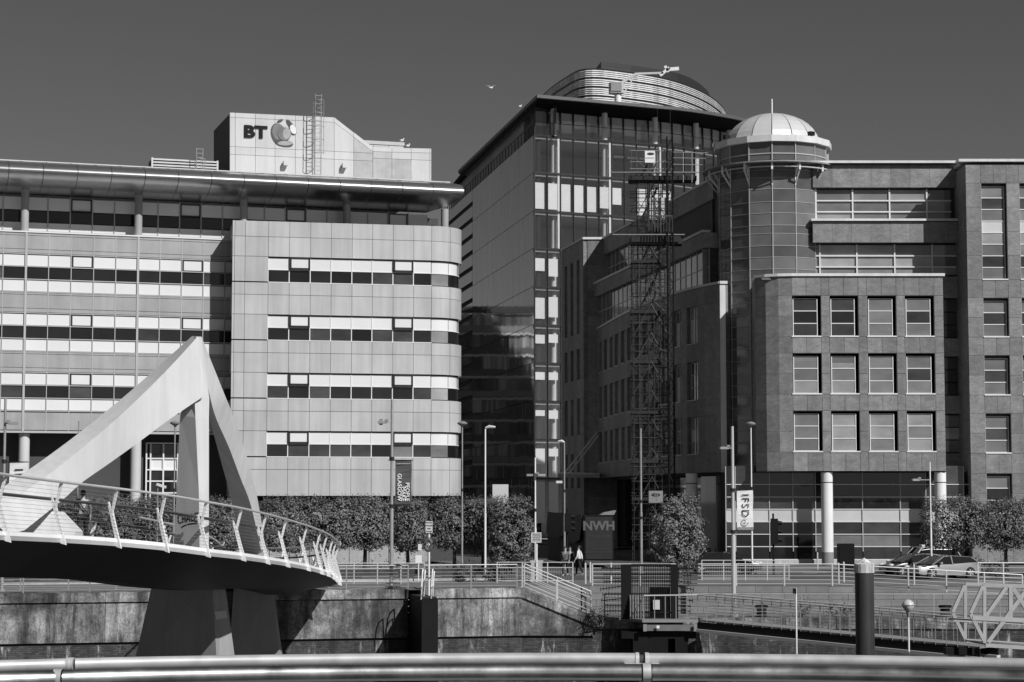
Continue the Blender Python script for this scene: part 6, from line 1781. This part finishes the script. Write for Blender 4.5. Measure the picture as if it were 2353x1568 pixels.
for (a0, a1, zb_, zt_) in ((.05, .6, 2.1, 3.6), (.62, 1.0, 1.9, 3.5)):
    b = MB(); rings = []
    for i in range(9):
        f = lerp(a0, a1, i / 8) * HF.len; sag = .35 * math.sin(math.pi * i / 8)
        rings.append([HF.P(f, zt_ - sag * .2, .1), HF.P(f, zb_ - sag, .22 + .1 * sag), HF.P(f, zb_ - sag, .2 + .1 * sag), HF.P(f, zt_ - sag * .2, .08)])
    b.loft(rings); b.build('netting', mat('netting', .06, .9, var=.3, scale=4), ho)
# ================================================================ gate, gangway, truss, pile, globe lamp
gt = thing('spiked_gate', 'black barred gate with spiked side barbs at the head of the gangway', 'gate', (5.5, 98, LOWZ))
GY = 99.0
def gz(y): return zat(y, GY)
zb0 = LOWZ
for x0, x1 in ((1427, 1451), (1541, 1558)):
    a, c = at(x0, 1350, GY), at(x1, 1350, GY); b = MB(); b.box(((a.x + c.x) / 2, GY, (zb0 + gz(1297)) / 2), (c.x - a.x, .25, gz(1297) - zb0)); b.build('gate_post', M['paint_black'], gt)
gx0, gx1 = at(1451, 1350, GY).x, at(1541, 1350, GY).x
for y, h in ((1299, .12), (1320, .06), (1408, .08)):
    b = MB(); b.box(((gx0 + gx1) / 2, GY, gz(y)), (gx1 - gx0, .1, h)); b.build('cross_bar', M['paint_black'], gt)
for i in range(22):
    x = lerp(gx0, gx1, (i + .5) / 22); rod('bar', gt, M['paint_black'], (x, GY, zb0), (x, GY, gz(1300)), .022, 5)
lx0, lx1 = at(1492, 1350, GY).x, at(1540, 1350, GY).x
b = MB(); b.box(((lx0 + lx1) / 2, GY + .03, (zb0 + gz(1347)) / 2), (lx1 - lx0, .03, gz(1347) - zb0 - .1)); leaf = b.build('gate_leaf', M['paint_black'], gt)
a, c = at(1501, 1401, GY - .12), at(1516, 1379, GY - .12); b = MB(); b.box(((a.x + c.x) / 2, GY - .1, (a.z + c.z) / 2), (c.x - a.x, .02, c.z - a.z)); nt_ = b.build('notice', M['paint_light'], leaf)
def barb(p0, p1):
    b = MB(); b.cyl(p0, p1, .024, n=6); d = (p1 - p0); n = max(3, int(d.length / .13))
    for i in range(1, n + 1):
        q = p0 + d * (i / n)
        for a in range(3):
            e = Vector((.02 * (a - 1), math.cos(a * 1.05), math.sin(a * 1.05))) * .12; b.cyl(q - e, q + e, .017, .012, 4)
    b.build('spiked_barb', M['paint_black'], gt)
for y, x0, sl in ((1306, 1382, 0), (1321, 1388, 0), (1337, 1388, 0), (1354, 1380, 6), (1366, 1385, 0), (1380, 1382, 4), (1392, 1390, 0), (1404, 1390, 0)):
    barb(at(1427, y - sl, GY), at(x0, y, GY)); barb(at(1558, y - sl, GY), at(1558 + (1427 - x0) * .75, y + 1, GY))
gw = thing('gangway', 'long grey steel gangway sloping down to the right from the spiked gate', 'gangway', (7, 88, -1.2))
pz0 = zat(1424, 97.6)
b = MB(); b.prism([Vector((at(1428, 1418, 99.6).x, 99.7, pz0 - .05)), Vector((at(1575, 1418, 99.6).x, 99.7, pz0 - .05)), Vector((at(1604, 1424, 97.6).x, 97.6, pz0)), Vector((at(1476, 1424, 97.6).x, 97.6, pz0))], (0, 0, -.14)); b.build('landing', M['paint_mid'], gw)
a, c = at(1478, 1450, 97.7), at(1603, 1436, 97.7); b = MB(); b.box(((a.x + c.x) / 2, 97.8, (a.z + c.z) / 2), (c.x - a.x, .2, c.z - a.z)); b.build('beam', M['paint_light'] if False else mat('beam_paint', .16, .6, var=.2, scale=3), gw)
for x in (1482, 1598): 
    q = at(x, 1443, 97.55); b = MB(); b.box(q, (.16, .06, .34)); b.build('beam_plate', M['paint_mid'], gw)
q = at(1512, 1441, 97.55); b = MB(); b.box(q, (.14, .03, .14)); b.build('tag', M['paint_white'], gw)
for x0, x1, y0, y1 in ((1428, 1600, 1452, 1468), (1552, 1580, 1468, 1560), (1455, 1535, 1468, 1560)):
    a, c = at(x0, y1, 98.0), at(x1, y0, 98.0); b = MB(); b.box(((a.x + c.x) / 2, 98.8, (a.z + c.z) / 2), (c.x - a.x, 1.6, c.z - a.z)); b.build('support', M['paint_black'], gw)
g0, g1 = at(1603, 1424, 97.7), at(2252, 1486, 87.0)
dg_ = (g1 - g0); side_ = Vector((-dg_.y, dg_.x, 0)).normalized() * 1.5
for k, sd in enumerate((Vector((0, 0, 0)), side_)):
    b = MB(); b.bar(g0 + sd + Vector((0, 0, -.28)), g1 + sd + Vector((0, 0, -.28)), .08, .34); b.build('girder', M['paint_black'], gw)
    b = MB(); b.bar(g0 + sd + Vector((0, -.06, -.52)), g1 + sd + Vector((0, -.06, -.52)), .3, .14); b.build('flange', M['paint_light'], gw)
    up = Vector((0, 0, 1.18)); n = 28
    rod('handrail', gw, M['steel'], g0 + sd + up, g1 + sd + up, .035, 8)
    for i in range(n + 1):
        q = g0.lerp(g1, i / n) + sd; rod('handrail_post', gw, M['galv'], q - Vector((0, 0, .1)), q + up, .018, 5)
    for z in (.15, .3, .45, .6, .75, .9, 1.04): rod('wire', gw, M['galv'], g0 + sd + Vector((0, 0, z)), g1 + sd + Vector((0, 0, z)), .007, 4)
b = MB(); b.prism([g0 + Vector((0, 0, -.08)), g1 + Vector((0, 0, -.08)), g1 + side_ + Vector((0, 0, -.08)), g0 + side_ + Vector((0, 0, -.08))], (0, 0, .06)); b.build('walkway', M['paint_mid'], gw)
h0, h1 = at(1479, 1369, 97.7), g0 + Vector((0, 0, 1.18))
rod('handrail', gw, M['steel'], h0, h1, .035, 8)
for i in range(5): q = h0.lerp(h1, i / 5); rod('handrail_post', gw, M['galv'], Vector((q.x, q.y, pz0)), q, .025, 5)
for i in range(9): q = at(1430 + i * 6, 1370, 99.4 - i * .2); rod('handrail_post', gw, M['galv'], Vector((q.x, q.y, pz0 - .1)), Vector((q.x, q.y, pz0 + 1.12)), .03, 5)
for i in range(3): b = MB(); q = at(2180 + 30 * i, 1496, 87.4); b.box(q, (.35, .5, .3)); b.build('bearing', M['paint_black'], gw)
# white truss footway at the right
ts = thing('truss_gangway', 'pale triangulated truss gangway at the right edge', 'gangway', at(2266, 1480, 70))
def bars(Y, off, m):
    def pnt(x, y): return at(x, y, Y)
    for k_, (p_, q_) in enumerate(off):
        b = MB(); b.bar(pnt(*p_), pnt(*q_), .105 + .005 * k_, .105 + .005 * k_); b.build('truss_bar', M[m], ts)
near = [((2262, 1343), (2262, 1478)), ((2262, 1345), (2440, 1350)), ((2258, 1347), (2230, 1409)), ((2230, 1411), (2262, 1474)), ((2264, 1483), (2440, 1494)), ((2322, 1350), (2322, 1420)), ((2270, 1476), (2355, 1360)), ((2327, 1352), (2372, 1420)), ((2355, 1360), (2440, 1490)), ((2234, 1420), (2440, 1430))]
M['truss_paint'] = mat('truss_paint', .40, .5, var=.1, scale=3)
bars(70, near, 'truss_paint')
bars(72.4, [((2218, 1344), (2218, 1470)), ((2218, 1342), (2400, 1348)), ((2216, 1346), (2189, 1407)), ((2189, 1409), (2218, 1468)), ((2220, 1472), (2400, 1484)), ((2312, 1350), (2262, 1420)), ((2190, 1424), (2400, 1434))], 'truss_paint')
b = MB(); b.prism([at(2262, 1482, 70.2), at(2440, 1494, 70.2), at(2400, 1486, 72.2), at(2220, 1474, 72.2)], (0, 0, .05)); b.build('truss_floor', M['paint_mid'], ts)
rod('truss_rail', ts, M['steel'], at(2180, 1422, 71.2), at(2440, 1438, 71.2), .03, 6)
# mooring pile
pp_ = plan(1987, 80, 1400); pl = thing('mooring_pile', 'thick dark mooring pile with a stained white conical cap', 'pile', (pp_.x, pp_.y, -5))
zc0, zc1, zc2 = zat(1316, 79.6), zat(1297, 79.6), zat(1288, 80)
b = MB(); b.cyl((pp_.x, pp_.y, -5), (pp_.x, pp_.y, zc0), .375, n=24); b.build('shaft', mat('pile_paint', .05, .5, var=.3, scale=1.5, stretch=(1, 1, .3), streak=.3), pl)
b = MB(); b.lathe([(.395, zc0 - .02), (.395, zc1), (.01, zc2 + .1)], (pp_.x, pp_.y, 0), 24, smooth=False); b.build('cap', mat('stained_white_cap', .72, .6, var=.2, scale=4, streak=.5, sscale=5), pl)
gp = at(2087, 1393, 75); gl = thing('globe_lamp', 'white globe lamp on a thin pole in front of the gangway', 'lamp', (gp.x, gp.y, -5))
b = MB(); b.lathe([(.02, -.26), (.1, -.2), (.19, -.08), (.235, .03), (.23, .06), (.19, .15), (.1, .22), (.01, .24)], gp, 18); b.build('globe', mat('globe_glass', .5, .25, var=.1), gl)
b = MB(); b.lathe([(.236, .02), (.25, .035), (.236, .06)], gp, 18); b.build('globe_band', M['paint_mid'], gl)
b = MB(); b.cyl(gp + Vector((0, 0, -.42)), gp + Vector((0, 0, -.22)), .04, .09, 10); b.build('collar', M['paint_mid'], gl)
rod('pole', gl, M['paint_white'], (gp.x, gp.y, -5), gp + Vector((0, 0, -.4)), .035, 8)
tpp = at(1829, 1352, 85); tpo = thing('thin_post', 'thin white post standing in front of the gangway', 'post', (tpp.x, tpp.y, -5)); rod('shaft', tpo, M['paint_white'], (tpp.x, tpp.y, -5), tpp, .035, 8)
b = MB(); b.box(tpp + Vector((-.06, 0, -.12)), (.14, .12, .22)); b.build('fitting', M['paint_black'], tpo)
# ladder hoops over the stair recess
lh = thing('ladder_handrail', 'white curved ladder rails rising over the quay edge beside the stair recess', 'ladder', Q.P(o0, 0, 0))
for k, (s, dd, h) in enumerate(((o0 + .02, 3.2, 1.12), (o0 + .26, 2.6, 1.05), (o0 + .5, 3.2, 1.12), (o0 + .74, 2.4, .98))):
    b = MB(); b.tube([Q.P(s, -.3, dd), Q.P(s, .3, dd), Q.P(s + .05, h * .85, dd - .05), Q.P(s + .10, h, dd - .2), Q.P(s + .14, h * .92, dd - .5), Q.P(s + .12, -.2, dd - .62)], .036, 7); b.build('hoop', M['paint_white'], lh)
for i in range(8): rod('rung', lh, M['galv'], Q.P(o0 + .05, -.5 - .32 * i, -.9), Q.P(o0 + .72, -.5 - .32 * i, -.9), .02, 6)
# bins on the lower promenade
for px, lab in ((1750, 'dark round mooring bollard on the lower promenade below the bright banner'), (2172, 'dark round mooring bollard behind the truss gangway')):
    q = at(px, 1413, 100.6); q.z = LOWZ; b = MB(); b.lathe([(.26, 0), (.24, .4), (.33, .48), (.33, .56), (.2, .62), (.02, .63)], q, 14); tag(b.build('mooring_bollard', M['paint_black']), lab, 'bollard', 'mooring bollards')
for px, sd in ((1915, 81), (1945, 82), (1846, 83)):
    q = at(px, 1410, 100); q.z = LOWZ
    bush('small weed growing on the quay edge ' + {1915: 'left of the mooring pile, nearer the thin post', 1945: 'left of the mooring pile, close to it', 1846: 'right beside the thin white post'}[px], q + Vector((0, 0, .1)), .55, .4, .8, 120, .11, sd, 'leaf')
# ================================================================ gulls
def gull(label, p, fly=False):
    t = thing('gull', label, 'bird', p, 'gulls'); p = Vector(p); b = MB()
    b.ball(p + Vector((0, 0, .16)), .1, 8, 6, (1.9, .9, .9)); b.ball(p + Vector((.17, 0, .27)), .065, 7, 5); b.build('body', M['feather'], t)
    if fly:
        for s in (-1, 1): b = MB(); b.prism([p + Vector((-.1, .02, .2)), p + Vector((.1, .02, .22)), p + Vector((.25 * s + .05, .02, .45)), p + Vector((.55 * s, .02, .34)), p + Vector((.22 * s - .08, .02, .32))], (0, .02, 0)); b.build('wing', M['feather_grey'], t)
    else:
        b = MB(); b.ball(p + Vector((-.05, 0, .18)), .095, 8, 6, (1.7, 1.02, .6)); b.build('wing', M['feather_grey'], t)
        rod('leg', t, M['feather_grey'], p, p + Vector((0, 0, .12)), .012, 4)
gull('gull flying in the open sky left of the tower', at(1128, 206, 190), True)
gl_ = at(1194, 250, 219); gull('gull perched on the sloping edge of the tower roof', at(1194, 248, 210))
gull('gull standing on the right end of the plant room', PB.P(PZ(1860, 390)[0], bz + .0, -3.6))
gull('gull standing on the low right step of the plant room', PB.P(PZ(1805, 520)[0], PZ(1805, 526)[1], -.2))
# ================================================================ foreground handrails
M['rail_dull'] = mat('dull_handrail', .52, .5, metal=.35, var=.16, scale=9, rnd=0, spots=.14, rvar=.08)
M['rail_shiny'] = mat('shiny_handrail', .78, .33, metal=1.0, var=0.12, scale=7, rnd=0, rvar=.08, spots=.08)
hr = thing('handrail', 'near double steel handrail crossing the bottom of the picture', 'handrail', (0, 6.4, 3.0))
def rail_path(ys, Yc, Ye, n=30):
    pts = []
    for i in range(n):
        px = lerp(-260, 2620, i / (n - 1)); t = (px - 1250) / 1250
        Y_ = Yc - (Yc - Ye) * t * t
        pts.append(Vector(((px - 1176.5) / FP * Y_, Y_, ys)))
    return pts
z_up = zat(1514, 6.62); z_lo = zat(1545, 6.25)
pu, pl_ = rail_path(z_up, 6.62, 6.32), rail_path(z_lo, 6.25, 5.97)
def seg(pts, x0, x1):
    out = []
    for a, c in zip(pts, pts[1:]):
        n = 4
        for i in range(n):
            q = a.lerp(c, i / n)
            if x0 <= q.x <= x1: out.append(q)
    return out
xj = lambda px, Y: (px - 1176.5) / FP * Y
cu_ = [xj(x, 6.55) for x in (-300, 187, 201, 1467, 1483, 2650)]
for i in (0, 2, 4):
    s = seg(pu, cu_[i], cu_[i + 1])
    s = [q for q in s]
    a, c = cu_[i], cu_[i + 1]
    def onp(pts, x):
        for p_, q_ in zip(pts, pts[1:]):
            if p_.x <= x <= q_.x: return p_.lerp(q_, (x - p_.x) / (q_.x - p_.x))
        return pts[0] if x < pts[0].x else pts[-1]
    s = [onp(pu, a + .004)] + s + [onp(pu, c - .004)]
    b = MB(); b.tube(s, .0192, 20); b.build('upper_tube', M['rail_dull'], hr)
for x in (190, 198, 1464, 1486):
    q = onp(pu, xj(x, 6.55)); b = MB(); b.cyl(q - Vector((.006, 0, 0)), q + Vector((.006, 0, 0)), .0215, n=20); b.build('joint_ring', M['steel'], hr)
q0, q1 = onp(pu, xj(185, 6.5)), onp(pu, xj(203, 6.5)); b = MB(); b.cyl(q0, q1, .014, n=14); b.build('joint_pin', M['joint'], hr)
q0, q1 = onp(pu, xj(1462, 6.5)), onp(pu, xj(1488, 6.5)); b = MB(); b.cyl(q0, q1, .014, n=14); b.build('joint_pin', M['joint'], hr)
b = MB(); b.tube([onp(pl_, x / 100) for x in range(-190, 195, 8)], .0262, 26); b.build('lower_tube', M['rail_shiny'], hr)
for x in (172, 1485):
    q = onp(pl_, xj(x, 6.2)); b = MB(); b.cyl(q - Vector((.0125, 0, 0)), q + Vector((.0125, 0, 0)), .0285, n=26); sl = b.build('sleeve', M['rail_dull'], hr)
    for s in (-1, 1): b = MB(); b.cyl(q + Vector((s * .0165, 0, 0)), q + Vector((s * .0125, 0, 0)), .0272, n=26); b.build('seal', M['paint_black'], sl)
q = onp(pu, xj(1478, 6.45)); b = MB(); b.box(q + Vector((0, -.03, -.0185)), (.112, .1, .013)); b.build('clip_plate', M['steel'], hr)
for x in (172, 1485):
    q = onp(pl_, xj(x, 6.2)); rod('stanchion', hr, M['rail_dull'], (q.x, q.y + .05, 3.0), (q.x, q.y + .05, q.z - .02), .02, 10)
b = MB(); b.box((0, 6.6, 2.75), (24, 1.2, .12)); o = b.build('bridge_walkway', M['paving']); struct(o)

# ================================================================ last small things
t, p, Y = pole('camera_pole', 'thin pole with a white camera behind the bridge railing, left of the fin leg', 362, 118, 1122, .04, cat='camera', group=None)
z = zat(1117, Y); b = MB(); b.bar((p.x - .05, p.y, z + .1), (p.x + .5, p.y - .1, z - .08), .16, .14); b.build('camera', M['paint_white'], t)
for x0, x1 in ((655, 699), (884, 930)):
    a, c = L.sx(x0, 490, -1.2), L.sx(x1, 490, -1.2); z0, z1 = zL(536), L.z(477, 60, -1.2) - (x0 - 60) * .0016
    m_ = (a + c) / 2
    for q0, q1 in ((a, m_ - .02), (m_ + .02, c)):
        L.box('terrace_door', office, M['white_pane'], q0, q1, z0, z1, -1.34, -1.26)
        L.box('door_glass', office, M['pane_dark'], q0 + .16, q1 - .16, z0 + .4, z1 - .16, -1.3, -1.25)
# pale fascia sign on the recessed ground floor, lettering half hidden by the young tree
a, c = at(1560, 1292, 140.6), at(1643, 1234, 140.6)
b = MB(); b.box(((a.x + c.x) / 2, 140.65, (a.z + c.z) / 2), (c.x - a.x, .06, c.z - a.z)); fs = b.build('fascia_sign', M['panel_grey'], stonehouse)
q = at(1634, 1263, 140.55)
lettering('sign_text', fs, 'acts', M['ink'], q, XR, (0, 0, 1), .62, .012, .006, 'RIGHT')

q = at(962, 1285, 110); b = MB(); b.box((q.x, q.y, q.z), (.36, .05, .42)); b.box((q.x, q.y, q.z / 2 - .1), (.05, .045, q.z - .22))
tag(b.build('notice_board', M['paint_white']), 'small white board low under the trees, left of the notice post', 'board')
